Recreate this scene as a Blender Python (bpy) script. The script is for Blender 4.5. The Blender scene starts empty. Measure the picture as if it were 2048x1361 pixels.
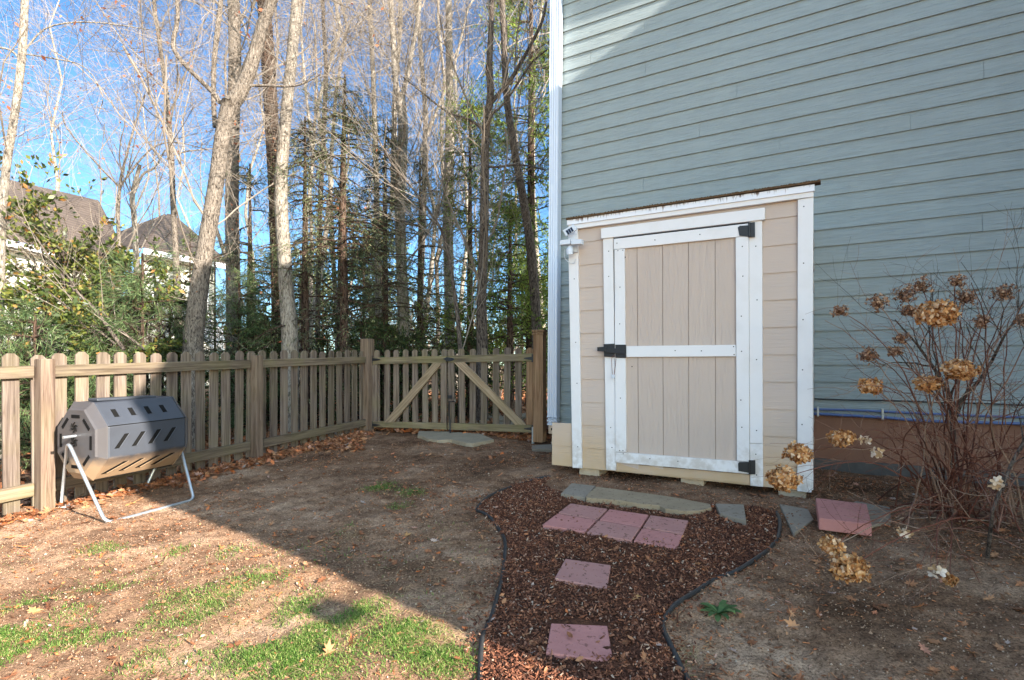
import bpy, math, numpy as np
from mathutils import Vector, Matrix
R = np.random.default_rng(7)
scn = bpy.context.scene
COL = scn.collection
# ------------------------------------------------------------------ camera
EYE = 1.10; F = 1070.0; CX = 1024.0; HY = 730.0
cam = bpy.data.cameras.new('camera'); camo = bpy.data.objects.new('camera', cam); COL.objects.link(camo)
cam.sensor_width = 36; cam.lens = F/2048*36; cam.shift_y = 49.5/2048
cam.clip_end = 2000; cam.clip_start = .05
camo.location = (0, 0, EYE); camo.rotation_euler = (math.pi/2, 0, 0)
scn.camera = camo
# ------------------------------------------------------------------ light
SUN_EL = math.radians(23.0); SAZ = np.array([math.cos(math.radians(141.8)), math.sin(math.radians(141.8))])
SD = np.array([SAZ[0]*math.cos(SUN_EL), SAZ[1]*math.cos(SUN_EL), -math.sin(SUN_EL)])
w = bpy.data.worlds.new("World"); scn.world = w; w.use_nodes = True
nt = w.node_tree; nt.nodes.clear()
sky = nt.nodes.new('ShaderNodeTexSky'); sky.sky_type = 'NISHITA'; sky.sun_disc = False
sky.sun_elevation = SUN_EL; sky.sun_rotation = math.atan2(-SD[0], -SD[1])
sky.air_density = 1.0; sky.dust_density = 0.0; sky.ozone_density = 2.5
bg = nt.nodes.new('ShaderNodeBackground'); bg.inputs[1].default_value = .10
wo = nt.nodes.new('ShaderNodeOutputWorld'); 
# sky tinted deeper ahead; sunward half behind the camera brightened to fill the shade
tcw = nt.nodes.new('ShaderNodeTexCoord'); dtw = nt.nodes.new('ShaderNodeVectorMath'); dtw.operation = 'DOT_PRODUCT'
nt.links.new(tcw.outputs['Generated'], dtw.inputs[0]); dtw.inputs[1].default_value = (-SD[0], -SD[1], -SD[2])
rw = nt.nodes.new('ShaderNodeValToRGB'); nt.links.new(dtw.outputs['Value'], rw.inputs[0]); e_ = rw.color_ramp.elements
e_[0].position = 0.0; e_[0].color = (.40, .57, .69, 1); e_[1].position = .45; e_[1].color = (3.4, 2.75, 2.1, 1)
mw = nt.nodes.new('ShaderNodeMix'); mw.data_type = 'RGBA'; mw.blend_type = 'MULTIPLY'; mw.inputs[0].default_value = 1
nt.links.new(sky.outputs[0], mw.inputs[6]); nt.links.new(rw.outputs[0], mw.inputs[7]); nt.links.new(mw.outputs[2], bg.inputs[0]); nt.links.new(bg.outputs[0], wo.inputs[0])
sun = bpy.data.lights.new('sun', 'SUN'); sun.energy = 4.9; sun.angle = math.radians(.5); sun.color = (1, .93, .84)
so = bpy.data.objects.new('sun', sun); COL.objects.link(so); so.location = (8, -6, 9)
so.rotation_euler = Vector(SD).to_track_quat('-Z', 'Y').to_euler()
scn.view_settings.view_transform = 'Standard'; scn.view_settings.look = 'None'
scn.view_settings.exposure = 2.02; scn.view_settings.gamma = 1
scn.cycles.max_bounces = 6; scn.cycles.transparent_max_bounces = 6
# ------------------------------------------------------------------ geometry frames
def T(x): return (x-CX)/F
def P(x, y, Z): return np.array([T(x)*Z, Z, EYE+(HY-y)/F*Z])
C0 = np.array([.56, 6.435]); U = np.array([1.717, -1])/math.hypot(1.717, 1); N = np.array([-U[1]*-1, -U[0]]) if False else np.array([-1, -1.717])/math.hypot(1.717, 1)
UA = math.atan2(U[1], U[0])
def WP(u, z, off): p = C0+U*u+N*off; return np.array([p[0], p[1], z])
def wpx(x, y, off=0.0):
    c = 11.61-off*1.987; t = T(x); Z = c/(1.717+t); X = t*Z
    u = (X-C0[0])*U[0]+(Z-C0[1])*U[1]
    return u, EYE+(HY-y)/F*Z
def gplane(X, Y):
    xc = 8*np.tanh(X/8.0); yc = np.where(Y > 6, 6+3.5*np.tanh((Y-6)/3.5), np.maximum(Y, -3))
    z = -.062+.03*xc+.035*yc
    l = (11.61-X-1.717*Y)/1.987; u = (X-C0[0])*U[0]+(Y-C0[1])*U[1]
    z = z-.10*np.exp(-(l/.5)**2)/(1+np.exp(-(u-2.4)*5))
    z = z-.10*np.exp(-((X-.6)/.5)**2-((Y-6.3)/.6)**2)
    return z
def vnoise(x, y, seed=0):
    xi = np.floor(x).astype(np.int64); yi = np.floor(y).astype(np.int64); fx = x-xi; fy = y-yi
    def h(a, b):
        n = (a*374761393+b*668265263+seed*1442695041) & 0xffffffff
        n = ((n ^ (n >> 13))*1274126177) & 0xffffffff
        return ((n ^ (n >> 16)) & 0xffff)/65535.0
    sx = fx*fx*(3-2*fx); sy = fy*fy*(3-2*fy)
    return (h(xi, yi)*(1-sx)+h(xi+1, yi)*sx)*(1-sy)+(h(xi, yi+1)*(1-sx)+h(xi+1, yi+1)*sx)*sy
def fbm(x, y, o=4, seed=0):
    s = 0; a = .5
    for i in range(o): s = s+a*vnoise(x*2**i, y*2**i, seed+i); a *= .5
    return s
def gz(X, Y):
    X = np.asarray(X, float); Y = np.asarray(Y, float)
    near = np.exp(-((X)**2+(Y-3.5)**2)/60.0)
    return gplane(X, Y)+near*((fbm(X*2.2, Y*2.2, 3, 3)-.43)*.05+(fbm(X*14, Y*14, 3, 9)-.43)*.034)
def gpx(x, y):
    t = T(x); d = (y-HY)/F
    Z = (EYE+.062)/(d+.03*t+.035)
    for _ in range(12): Z = Z*.5+.5*(EYE-float(gplane(np.array(t*Z), np.array(Z))))/d
    return np.array([t*Z, Z])
def g3(x, y, dz=0.0):
    p = gpx(x, y); return np.array([p[0], p[1], float(gz(p[0], p[1]))+dz])
# ------------------------------------------------------------------ mesh builder
class MB:
    def __init__(s): s.v = []; s.f = []; s.n = 0
    def add(s, v, f):
        v = np.asarray(v, float).reshape(-1, 3); f = np.asarray(f, np.int64)
        s.v.append(v); s.f.append(f+s.n); s.n += len(v); return s
    def hexa(s, a):      # 8 pts: bottom 4, top 4
        return s.add(a, [[0, 3, 2, 1], [4, 5, 6, 7], [0, 1, 5, 4], [1, 2, 6, 5], [2, 3, 7, 6], [3, 0, 4, 7]])
    def poly(s, pts, d):  # extrude polygon pts(n,3) by vector d
        p = np.asarray(pts, float); n = len(p); q = p+np.asarray(d, float); s.v.append(np.vstack([p, q]))
        b = s.n; s.f.append([list(range(b+n-1, b-1, -1))]); s.f.append([list(range(b+n, b+2*n))])
        s.f.append(np.array([[b+i, b+(i+1) % n, b+n+(i+1) % n, b+n+i] for i in range(n)])); s.n += 2*n; return s
    def tubes(s, Pts, Rad, k=6, cap=True):
        Pts = np.asarray(Pts, float); Rad = np.asarray(Rad, float)
        if Pts.ndim == 2: Pts = Pts[None]; Rad = np.broadcast_to(Rad, Pts.shape[1])[None]
        m, n, _ = Pts.shape; Rad = np.broadcast_to(Rad, (m, n))
        tg = np.gradient(Pts, axis=1); tg /= np.linalg.norm(tg, axis=2, keepdims=True)+1e-9
        mean = tg.mean(1, keepdims=True); ref = np.where(np.abs(mean[..., 2:3]) > .7, np.array([1., 0, 0]), np.array([0, 0, 1.]))
        a = np.cross(tg, ref); a /= np.linalg.norm(a, axis=2, keepdims=True)+1e-9; b = np.cross(tg, a)
        th = np.arange(k)*2*np.pi/k
        V = Pts[:, :, None]+Rad[:, :, None, None]*(a[:, :, None]*np.cos(th)[:, None]+b[:, :, None]*np.sin(th)[:, None])
        base = (np.arange(m)*n*k)[:, None, None]; i = (np.arange(n-1)*k)[None, :, None]; j = np.arange(k)[None, None, :]; j2 = (j+1) % k
        Q = np.stack([base+i+j, base+i+j2, base+i+k+j2, base+i+k+j], -1).reshape(-1, 4)
        o = s.n; s.add(V.reshape(-1, 3), Q)
        if cap and m < 40:
            for q in range(m):
                s.f.append([[o+q*n*k+z for z in range(k)]]); s.f.append([[o+q*n*k+(n-1)*k+z for z in range(k-1, -1, -1)]])
        return s
    def box(s, c, sz, rz=0):
        c = np.array(c, float); h = np.array(sz)/2; ca, sa = math.cos(rz), math.sin(rz)
        p = np.array([[x*h[0], y*h[1], z*h[2]] for z in (-1, 1) for x, y in ((-1, -1), (1, -1), (1, 1), (-1, 1))])
        q = p.copy(); q[:, 0] = p[:, 0]*ca-p[:, 1]*sa; q[:, 1] = p[:, 0]*sa+p[:, 1]*ca
        return s.hexa(q+c)
    def build(s, name, m, parent=None, bevel=0, smooth=False):
        V = np.vstack(s.v); loops = []; sizes = []
        for f in s.f:
            if isinstance(f, list):
                for q in f: loops.append(np.array(q)); sizes.append(np.array([len(q)]))
            else:
                loops.append(f.reshape(-1)); sizes.append(np.full(len(f), f.shape[1]))
        L = np.concatenate(loops); S = np.concatenate(sizes); st = np.concatenate([[0], np.cumsum(S)[:-1]])
        me = bpy.data.meshes.new(name); me.vertices.add(len(V)); me.vertices.foreach_set('co', V.reshape(-1).astype(np.float32))
        me.loops.add(len(L)); me.loops.foreach_set('vertex_index', L.astype(np.int32))
        me.polygons.add(len(S)); me.polygons.foreach_set('loop_start', st.astype(np.int32)); me.polygons.foreach_set('loop_total', S.astype(np.int32))
        me.update(calc_edges=True); me.validate()
        if m: me.materials.append(m)
        me.polygons.foreach_set('use_smooth', np.full(len(me.polygons), bool(smooth)))
        o = bpy.data.objects.new(name, me); COL.objects.link(o)
        if parent: 
            o.parent = parent; o.matrix_parent_inverse = Matrix.Translation(-Vector(parent.location))
        if bevel:
            b = o.modifiers.new('b', 'BEVEL'); b.width = bevel; b.segments = 2; b.limit_method = 'ANGLE'; b.angle_limit = math.radians(40)
        return o
def tag(o, label=None, cat=None, group=None, kind=None):
    if label: o['label'] = label
    if cat: o['category'] = cat
    if group: o['group'] = group
    if kind: o['kind'] = kind
    return o
def thing(name, label, cat, loc=(0, 0, 0), group=None):
    o = bpy.data.objects.new(name, None); COL.objects.link(o); o.location = [float(a) for a in loc]; o.empty_display_size = .1
    return tag(o, label, cat, group)
# ------------------------------------------------------------------ materials
def lin(r, g, b): return tuple(((c/255+.055)/1.055)**2.4 if c > 10 else c/255/12.92 for c in (r, g, b))+(1,)
class NT:
    def __init__(s, name, rough=.8, spec=.3):
        s.m = bpy.data.materials.new(name); s.m.use_nodes = True; s.t = s.m.node_tree; s.b = s.t.nodes['Principled BSDF']
        s.b.inputs['Roughness'].default_value = rough; s.b.inputs['Specular IOR Level'].default_value = spec
        s.tc = s.t.nodes.new('ShaderNodeTexCoord')
    def n(s, ty, **k):
        x = s.t.nodes.new(ty)
        for a, b in k.items(): setattr(x, a, b)
        return x
    def l(s, a, b): s.t.links.new(a, b)
    def noise(s, scale, detail=4, vec=None, rough=.6, dist=0):
        x = s.n('ShaderNodeTexNoise'); x.inputs['Scale'].default_value = scale; x.inputs['Detail'].default_value = detail
        x.inputs['Roughness'].default_value = rough; x.inputs['Distortion'].default_value = dist
        s.l(vec if vec else s.tc.outputs['Object'], x.inputs['Vector']); return x.outputs['Fac']
    def stretch(s, d, hi, lo):   # vector = P*hi - d*(P.d)*(hi-lo)
        dt = s.n('ShaderNodeVectorMath', operation='DOT_PRODUCT'); s.l(s.tc.outputs['Object'], dt.inputs[0]); dt.inputs[1].default_value = d
        sc = s.n('ShaderNodeVectorMath', operation='SCALE'); s.l(s.tc.outputs['Object'], sc.inputs[0]); sc.inputs['Scale'].default_value = hi
        d2 = s.n('ShaderNodeVectorMath', operation='SCALE'); d2.inputs[0].default_value = d
        mu = s.n('ShaderNodeMath', operation='MULTIPLY'); s.l(dt.outputs['Value'], mu.inputs[0]); mu.inputs[1].default_value = hi-lo; s.l(mu.outputs[0], d2.inputs['Scale'])
        sb = s.n('ShaderNodeVectorMath', operation='SUBTRACT'); s.l(sc.outputs[0], sb.inputs[0]); s.l(d2.outputs[0], sb.inputs[1])
        return sb.outputs[0]
    def ramp(s, fac, stops):
        x = s.n('ShaderNodeValToRGB'); e = x.color_ramp.elements
        while len(e) < len(stops): e.new(.5)
        for i, (p, c) in enumerate(stops): e[i].position = p; e[i].color = c if len(c) == 4 else c+(1,)
        s.l(fac, x.inputs[0]); return x.outputs[0]
    def mix(s, fac, a, b, mode='MIX'):
        x = s.n('ShaderNodeMix', data_type='RGBA', blend_type=mode)
        for v, i in ((fac, 0), (a, 6), (b, 7)):
            if hasattr(v, 'links'): s.l(v, x.inputs[i])
            else: x.inputs[i].default_value = v
        return x.outputs[2]
    def math(s, op, a, b=0.0):
        x = s.n('ShaderNodeMath', operation=op)
        for v, i in ((a, 0), (b, 1)):
            if hasattr(v, 'links'): s.l(v, x.inputs[i])
            else: x.inputs[i].default_value = v
        return x.outputs[0]
    def sep(s):
        x = s.n('ShaderNodeSeparateXYZ'); s.l(s.tc.outputs['Object'], x.inputs[0]); return x.outputs
    def island(s): return s.n('ShaderNodeNewGeometry').outputs['Random Per Island']
    def objrand(s): return s.n('ShaderNodeObjectInfo').outputs['Random']
    def col(s, c):
        if hasattr(c, 'links'): s.l(c, s.b.inputs['Base Color'])
        else: s.b.inputs['Base Color'].default_value = c
        return s
    def bump(s, h, st=.3, dist=.01):
        x = s.n('ShaderNodeBump'); x.inputs['Strength'].default_value = st; x.inputs['Distance'].default_value = dist
        s.l(h, x.inputs['Height']); s.l(x.outputs[0], s.b.inputs['Normal']); return s
def leafmat(name, stops, trans=.35, rough=.6, spec=.25):
    k = NT(name, rough, spec); c = k.ramp(k.island(), stops); k.col(c)
    tr = k.n('ShaderNodeBsdfTranslucent'); k.l(c, tr.inputs[0]); mx = k.n('ShaderNodeMixShader'); mx.inputs[0].default_value = trans
    out = k.t.nodes['Material Output']; k.l(k.b.outputs[0], mx.inputs[1]); k.l(tr.outputs[0], mx.inputs[2]); k.l(mx.outputs[0], out.inputs[0]); return k.m
def woodmat(name, d, c1, c2, c3, green=.35):
    k = NT(name, .85, .2); v = k.stretch(d, 38, 1.6); nz = k.noise(1, 5, v, .65, .6); big = k.noise(1.3, 3)
    c = k.ramp(nz, [(.3, c1), (.5, c2), (.72, c3)])
    rings = k.noise(.32, 2, v, .5, 2.5); rr = k.ramp(rings, [(.44, (1, 1, 1, 1)), (.5, (.58, .5, .43, 1)), (.56, (1, 1, 1, 1))])
    c = k.mix(.55, c, rr, 'MULTIPLY')
    g = k.ramp(k.noise(3.5, 4), [(.42, (0, 0, 0, 1)), (.68, (1, 1, 1, 1))]); gm = k.math('MULTIPLY', g, green)
    c = k.mix(gm, c, lin(122, 116, 66))
    o = k.objrand(); c = k.mix(.5, c, k.ramp(o, [(0, (.5, .48, .48, 1)), (1, (1.15, 1.12, 1.08, 1))]), 'MULTIPLY')
    k.col(c); k.bump(nz, .5, .004); return k.m
DF = np.array([462, 1070.])/math.hypot(462, 1070); NF = np.array([DF[1], -DF[0]])
DG = np.array([2478, -1070.])/math.hypot(2478, 1070); NG = np.array([DG[1], -DG[0]])
wA, wB, wC = lin(120, 104, 86), lin(160, 141, 115), lin(182, 162, 132)
M = {}
M['picket'] = woodmat('weathered picket wood', (0, 0, 1), lin(74, 62, 55), lin(112, 98, 87), lin(140, 126, 113), .2)
M['post'] = woodmat('fence post wood', (0, 0, 1), lin(80, 64, 54), lin(116, 98, 84), lin(136, 118, 102), .1)
M['rail'] = woodmat('fence rail wood', (DF[0], DF[1], .03), lin(76, 64, 54), lin(112, 98, 82), lin(136, 122, 102), .25)
M['grail'] = woodmat('gate rail wood', (DG[0], DG[1], .0), lin(78, 68, 55), lin(114, 102, 82), lin(138, 125, 102), .4)
M['brace'] = woodmat('gate brace wood', (DG[0]*.75, DG[1]*.75, .66), lin(116, 98, 78), lin(150, 130, 106), lin(172, 150, 124), .2)
M['brace2'] = woodmat('gate brace wood falling', (DG[0]*.75, DG[1]*.75, -.66), lin(116, 98, 78), lin(150, 130, 106), lin(172, 150, 124), .2)
M['gpost'] = woodmat('gate post wood', (0, 0, 1), lin(98, 72, 52), lin(134, 104, 78), lin(156, 126, 98), .1)
k = NT('black iron', .45, .5); k.col(lin(26, 26, 28)); k.bump(k.noise(300, 2), .2, .001); M['iron'] = k.m
k = NT('sage siding', .55, .35); v = k.stretch((U[0], U[1], 0), 42, 3.0); nz = k.noise(1, 4, v, .55, 1.4); vs = k.stretch((0, 0, 1), 7, .9); stn = k.ramp(k.noise(1, 5, vs, .7), [(.45, (1, 1, 1, 1)), (.8, (.95, .945, .93, 1))])
k.col(k.mix(1.0, k.mix(.12, k.mix(k.noise(1.1, 3), lin(136, 146, 146), lin(145, 153, 150)), k.ramp(nz, [(.35, lin(92, 100, 102)), (.6, lin(170, 178, 176))])), stn, 'MULTIPLY')); k.bump(nz, .9, .010); M['siding'] = k.m
k = NT('tan siding', .6, .3); v = k.stretch((U[0], U[1], 0), 42, 3.0); nz = k.noise(1, 4, v, .55, 1.4); z = k.sep()[2]
dirt = k.math('MULTIPLY', k.ramp(z, [(.17, (1, 1, 1, 1)), (.75, (0, 0, 0, 1))]), k.ramp(k.noise(4, 4), [(.3, (.5, .5, .5, 1)), (.7, (1, 1, 1, 1))]))
k.col(k.mix(dirt, k.mix(k.noise(1.3, 3), lin(180, 162, 149), lin(190, 172, 158)), lin(182, 152, 112))); k.bump(nz, .55, .006); M['tan'] = k.m
k = NT('tan door panel', .6, .3); v = k.stretch((0, 0, 1), 46, 4.0); nz = k.noise(1, 4, v, .55, 1.2)
k.col(k.mix(k.noise(1.3, 3), lin(180, 162, 149), lin(190, 172, 158))); k.bump(nz, .9, .008); M['tanv'] = k.m
def whitemat(name, base=(218, 214, 212)):
    k = NT(name, .5, .4); z = k.sep()[2]
    d = k.math('MULTIPLY', k.ramp(z, [(.16, (1, 1, 1, 1)), (.62, (0, 0, 0, 1))]), k.ramp(k.noise(14, 5), [(.42, (0, 0, 0, 1)), (.62, (1, 1, 1, 1))]))
    d2 = k.math('MULTIPLY', k.ramp(k.noise(5, 5), [(.5, (0, 0, 0, 1)), (.75, (1, 1, 1, 1))]), .16)
    c = k.mix(d2, lin(*base), lin(170, 158, 140)); c = k.mix(k.math('MULTIPLY', d, .6), c, lin(150, 128, 100)); k.col(c)
    k.bump(k.noise(60, 3), .1, .001); return k.m
M['white'] = whitemat('white painted trim')
k = NT('mouldy fascia', .6, .3); z = k.sep()[2]; v = k.stretch((0, 0, 1), 60, 9.0); s_ = k.noise(1, 4, v, .6)
gr = k.n('ShaderNodeMapRange'); k.l(z, gr.inputs[0]); gr.inputs[1].default_value = 2.335; gr.inputs[2].default_value = 2.425
m_ = k.math('ADD', gr.outputs[0], k.math('MULTIPLY', k.math('SUBTRACT', s_, .5), 2.2)); mm = k.ramp(m_, [(.45, (0, 0, 0, 1)), (.85, (1, 1, 1, 1))])
k.col(k.mix(mm, lin(222, 223, 228), k.mix(k.noise(40, 3), lin(60, 46, 34), lin(118, 84, 58)))); M['fascia'] = k.m
k = NT('roof edge grime', .95, .1); k.col(k.mix(k.noise(50, 4), lin(46, 38, 30), lin(120, 92, 66))); k.bump(k.noise(90, 3), .6, .01); M['grime'] = k.m
k = NT('white aluminium downspout', .3, .5); k.col(lin(196, 203, 214)); M['alum'] = k.m
k = NT('brown stucco foundation', .9, .2); z = k.sep()[2]
k.col(k.mix(k.noise(3, 5), lin(128, 92, 76), lin(144, 106, 84))); k.bump(k.noise(120, 3), .35, .004); M['stucco'] = k.m
k = NT('bare concrete footing', .95, .1); k.col(k.mix(k.noise(9, 5), lin(72, 68, 66), lin(110, 106, 100))); k.bump(k.noise(60, 4), .5, .006); M['concrete'] = k.m
k = NT('concrete block', .95, .1); k.col(k.mix(k.noise(25, 5), lin(160, 140, 116), lin(196, 176, 150))); k.bump(k.noise(120, 4), .6, .006); M['block'] = k.m
def stonemat(name, a, b, spots=.0):
    k = NT(name, .9, .15); c = k.mix(k.noise(7, 6, None, .7), lin(*a), lin(*b))
    sp = k.ramp(k.noise(38, 3), [(.60, (0, 0, 0, 1)), (.66, (1, 1, 1, 1))]); c = k.mix(k.math('MULTIPLY', sp, spots), c, lin(70, 48, 38))
    k.col(c); k.bump(k.noise(45, 5), .5, .005); return k.m
M['paver'] = stonemat('red concrete paver', (160, 104, 96), (188, 132, 122), .5)
M['paverb'] = stonemat('faded red concrete paver', (150, 104, 96), (178, 132, 120), .65)
M['slate'] = stonemat('grey flagstone', (116, 104, 90), (148, 136, 120), .5)
M['sand'] = stonemat('tan grey flagstone', (118, 102, 82), (160, 142, 116), .5)
M['pale'] = stonemat('pale flagstone', (118, 106, 88), (164, 150, 128), .3)
k = NT('black rubber hose', .45, .4); k.col(k.mix(k.noise(20, 3), lin(28, 30, 32), lin(56, 54, 52))); M['rubber'] = k.m
k = NT('blue conduit', .35, .5); k.col(lin(70, 92, 140)); M['conduit'] = k.m
k = NT('galvanised tube', .35, .5); k.b.inputs['Metallic'].default_value = .75; k.col(k.mix(k.noise(30, 4), lin(150, 155, 158), lin(200, 204, 206))); M['galv'] = k.m
def binmat(name, dusty):
    k = NT(name, .5, .4); base = k.mix(k.noise(6, 4), lin(34, 41, 50), lin(52, 61, 72)); z = k.sep()[2]
    g = k.n('ShaderNodeMapRange'); k.l(z, g.inputs[0]); g.inputs[1].default_value = .46; g.inputs[2].default_value = .34
    d = k.math('ADD', g.outputs[0], k.math('MULTIPLY', k.math('SUBTRACT', k.noise(11, 5), .5), .7))
    d = k.ramp(d, [(.25, (dusty*.05,)*3), (.9, (.9,)*3)]); k.col(k.mix(d, base, lin(150, 124, 96))); k.bump(k.noise(160, 2), .15, .002); return k.m
M['bin'] = binmat('charcoal recycled plastic', 1.0); M['binend'] = binmat('dusty charcoal plastic', 3.0)
k = NT('dark vent opening', .8, .1); k.col(lin(20, 19, 18)); M['dark'] = k.m
k = NT('soil', .95, .1); P_ = k.tc.outputs['Object']
a = k.noise(1.6, 6, None, .6); b = k.noise(9, 6, None, .7); c = k.noise(85, 5, None, .8)
c1 = k.ramp(a, [(.32, lin(112, 86, 66)), (.5, lin(154, 122, 96)), (.68, lin(192, 162, 134))])
c2 = k.ramp(b, [(.36, (.42, .37, .34, 1)), (.6, (1.05, 1.02, 1.0, 1))]); cc = k.mix(.8, c1, c2, 'MULTIPLY')
cc = k.mix(.75, cc, k.ramp(c, [(.40, (.22, .19, .17, 1)), (.5, (.95, .93, .9, 1)), (.63, (1.4, 1.38, 1.36, 1))]), 'MULTIPLY')
k.sepo = k.sep()
# soil colour darkened towards the house, painting in the shade that lies there
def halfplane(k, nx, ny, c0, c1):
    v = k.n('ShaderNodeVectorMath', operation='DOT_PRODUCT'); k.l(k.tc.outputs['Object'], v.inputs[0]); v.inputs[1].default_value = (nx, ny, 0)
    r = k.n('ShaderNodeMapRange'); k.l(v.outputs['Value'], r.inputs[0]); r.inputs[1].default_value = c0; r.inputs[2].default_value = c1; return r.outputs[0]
shade_dim = halfplane(k, .503, .864, 2.2, 4.8); shade_dim = k.math('MULTIPLY', shade_dim, k.ramp(k.noise(1.2, 4), [(.3, (.75,)*3), (.6, (1,)*3)]))
cc = k.mix(k.math('MULTIPLY', shade_dim, .75), cc, k.mix(.0, (1, 1, 1, 1), (1, 1, 1, 1)) if False else k.mix(1.0, cc, (.52, .45, .42, 1), 'MULTIPLY'))
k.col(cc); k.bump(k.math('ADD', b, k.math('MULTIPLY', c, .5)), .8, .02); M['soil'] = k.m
k = NT('mulch bed soil', .95, .1); k.col(k.mix(k.noise(30, 5, None, .7), lin(60, 40, 30), lin(104, 66, 48))); k.bump(k.noise(70, 4), .9, .02); M['mulchbase'] = k.m
k = NT('bark mulch chips', .9, .15); k.col(k.ramp(k.island(), [(0, lin(54, 36, 28)), (.35, lin(94, 58, 43)), (.75, lin(126, 80, 58)), (.93, lin(154, 106, 80)), (1, lin(178, 156, 134))])); M['chips'] = k.m
k = NT('soil crumbs', .95, .1); k.col(k.ramp(k.island(), [(0, lin(92, 70, 56)), (.5, lin(140, 112, 90)), (.9, lin(160, 132, 108)), (1, lin(176, 158, 140))])); M['crumb'] = k.m
M['grass'] = leafmat('lawn grass', [(0, lin(70, 100, 38)), (.5, lin(100, 134, 54)), (.8, lin(138, 156, 80)), (1, lin(178, 166, 110))], .4)
M['straw'] = leafmat('dry grass', [(0, lin(176, 146, 104)), (1, lin(206, 180, 136))], .3)
M['litter'] = leafmat('fallen leaves', [(0, lin(104, 66, 44)), (.4, lin(150, 98, 66)), (.75, lin(180, 132, 94)), (.9, lin(198, 110, 58)), (1, lin(176, 164, 152))], .2)
M['petal'] = leafmat('dried hydrangea petals', [(0, lin(136, 86, 48)), (.3, lin(188, 130, 76)), (.7, lin(212, 162, 106)), (1, lin(228, 198, 162))], .3)
M['petald'] = leafmat('brown withered petals', [(0, lin(96, 66, 50)), (.5, lin(142, 104, 80)), (1, lin(190, 156, 124))], .2)
M['petalw'] = leafmat('pale papery petals', [(0, lin(186, 146, 100)), (.5, lin(208, 180, 146)), (1, lin(222, 206, 188))], .3)
k = NT('shrub stems', .8, .2); k.col(k.ramp(k.island(), [(0, lin(82, 50, 40)), (.5, lin(116, 70, 54)), (1, lin(156, 132, 112))])); M['stem'] = k.m
M['weed'] = leafmat('weed leaves', [(0, lin(60, 88, 46)), (1, lin(106, 130, 76))], .3)
def barkmat(name, a, b, c, sc=26):
    k = NT(name, .9, .15); sc *= 2.0; v = k.stretch((0, 0, 1), sc, sc*.25); nz = k.noise(1, 5, v, .7, .8)
    cc = k.ramp(nz, [(.40, lin(*a)), (.48, lin(*b)), (.64, lin(*c))]); cc = k.mix(.5, cc, k.ramp(k.noise(1.5, 4), [(.3, (.7, .7, .7, 1)), (.7, (1.1, 1.1, 1.1, 1))]), 'MULTIPLY')
    k.col(cc); k.bump(nz, .9, .02); return k.m
M['bark'] = barkmat('grey tan bark', (58, 51, 45), (112, 101, 90), (146, 135, 122), 40)
M['barkd'] = barkmat('dark furrowed bark', (30, 22, 18), (70, 54, 44), (104, 84, 70), 24)
M['barkp'] = barkmat('pale smooth bark', (84, 76, 68), (136, 126, 113), (166, 156, 142), 26)
M['barkm'] = barkmat('mottled grey bark', (44, 38, 34), (84, 74, 66), (120, 108, 98), 30)
M['rust'] = leafmat('russet clinging leaves', [(0, lin(132, 72, 50)), (.6, lin(176, 104, 72)), (1, lin(196, 140, 96))], .4)
M['hemlock'] = leafmat('hemlock needles', [(0, lin(56, 66, 46)), (.5, lin(90, 100, 68)), (.85, lin(122, 128, 88)), (1, lin(154, 152, 112))], .3)
M['cypress'] = leafmat('bright evergreen scale foliage', [(0, lin(66, 88, 34)), (.5, lin(102, 126, 46)), (1, lin(150, 158, 70))], .35)
M['arbor'] = leafmat('dark evergreen foliage', [(0, lin(34, 48, 28)), (.6, lin(56, 72, 38)), (1, lin(84, 94, 50))], .2)
M['pine'] = leafmat('pine needles', [(0, lin(54, 74, 44)), (.6, lin(84, 104, 62)), (1, lin(126, 138, 92))], .3)
M['holly'] = leafmat('yellow green broad leaves', [(0, lin(48, 60, 28)), (.5, lin(82, 94, 42)), (.88, lin(130, 132, 62)), (1, lin(176, 120, 70))], .35, .4, .4)
k = NT('sunlit twigs', .8, .2); k.col(k.mix(k.noise(2, 3), lin(98, 88, 78), lin(146, 134, 120))); M['twig'] = k.m
k = NT('brown shingles', .95, .1); wv = k.n('ShaderNodeTexWave', wave_type='BANDS', bands_direction='Z'); wv.inputs['Scale'].default_value = 2.2; wv.inputs['Distortion'].default_value = .6; k.l(k.tc.outputs['Object'], wv.inputs['Vector']); k.col(k.mix(k.math('MULTIPLY', wv.outputs['Fac'], .45), k.mix(k.noise(6, 5, None, .8), lin(70, 60, 54), lin(100, 88, 80)), lin(48, 42, 38))); M['shingle'] = k.m
k = NT('cream house wall', .7, .2); k.col(lin(188, 184, 170)); M['cream'] = k.m
k = NT('window glass', .1, .6); k.col(lin(52, 60, 70)); M['glass'] = k.m
k = NT('solar cell', .15, .6); k.col(lin(44, 42, 52)); M['solar'] = k.m
k = NT('sticker grey plastic', .4, .4); k.col(lin(200, 204, 210)); M['plastic'] = k.m
k = NT('unseen shadow wing', .85, .2); k.col(lin(150, 160, 158)); M['shade_wing'] = k.m
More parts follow.
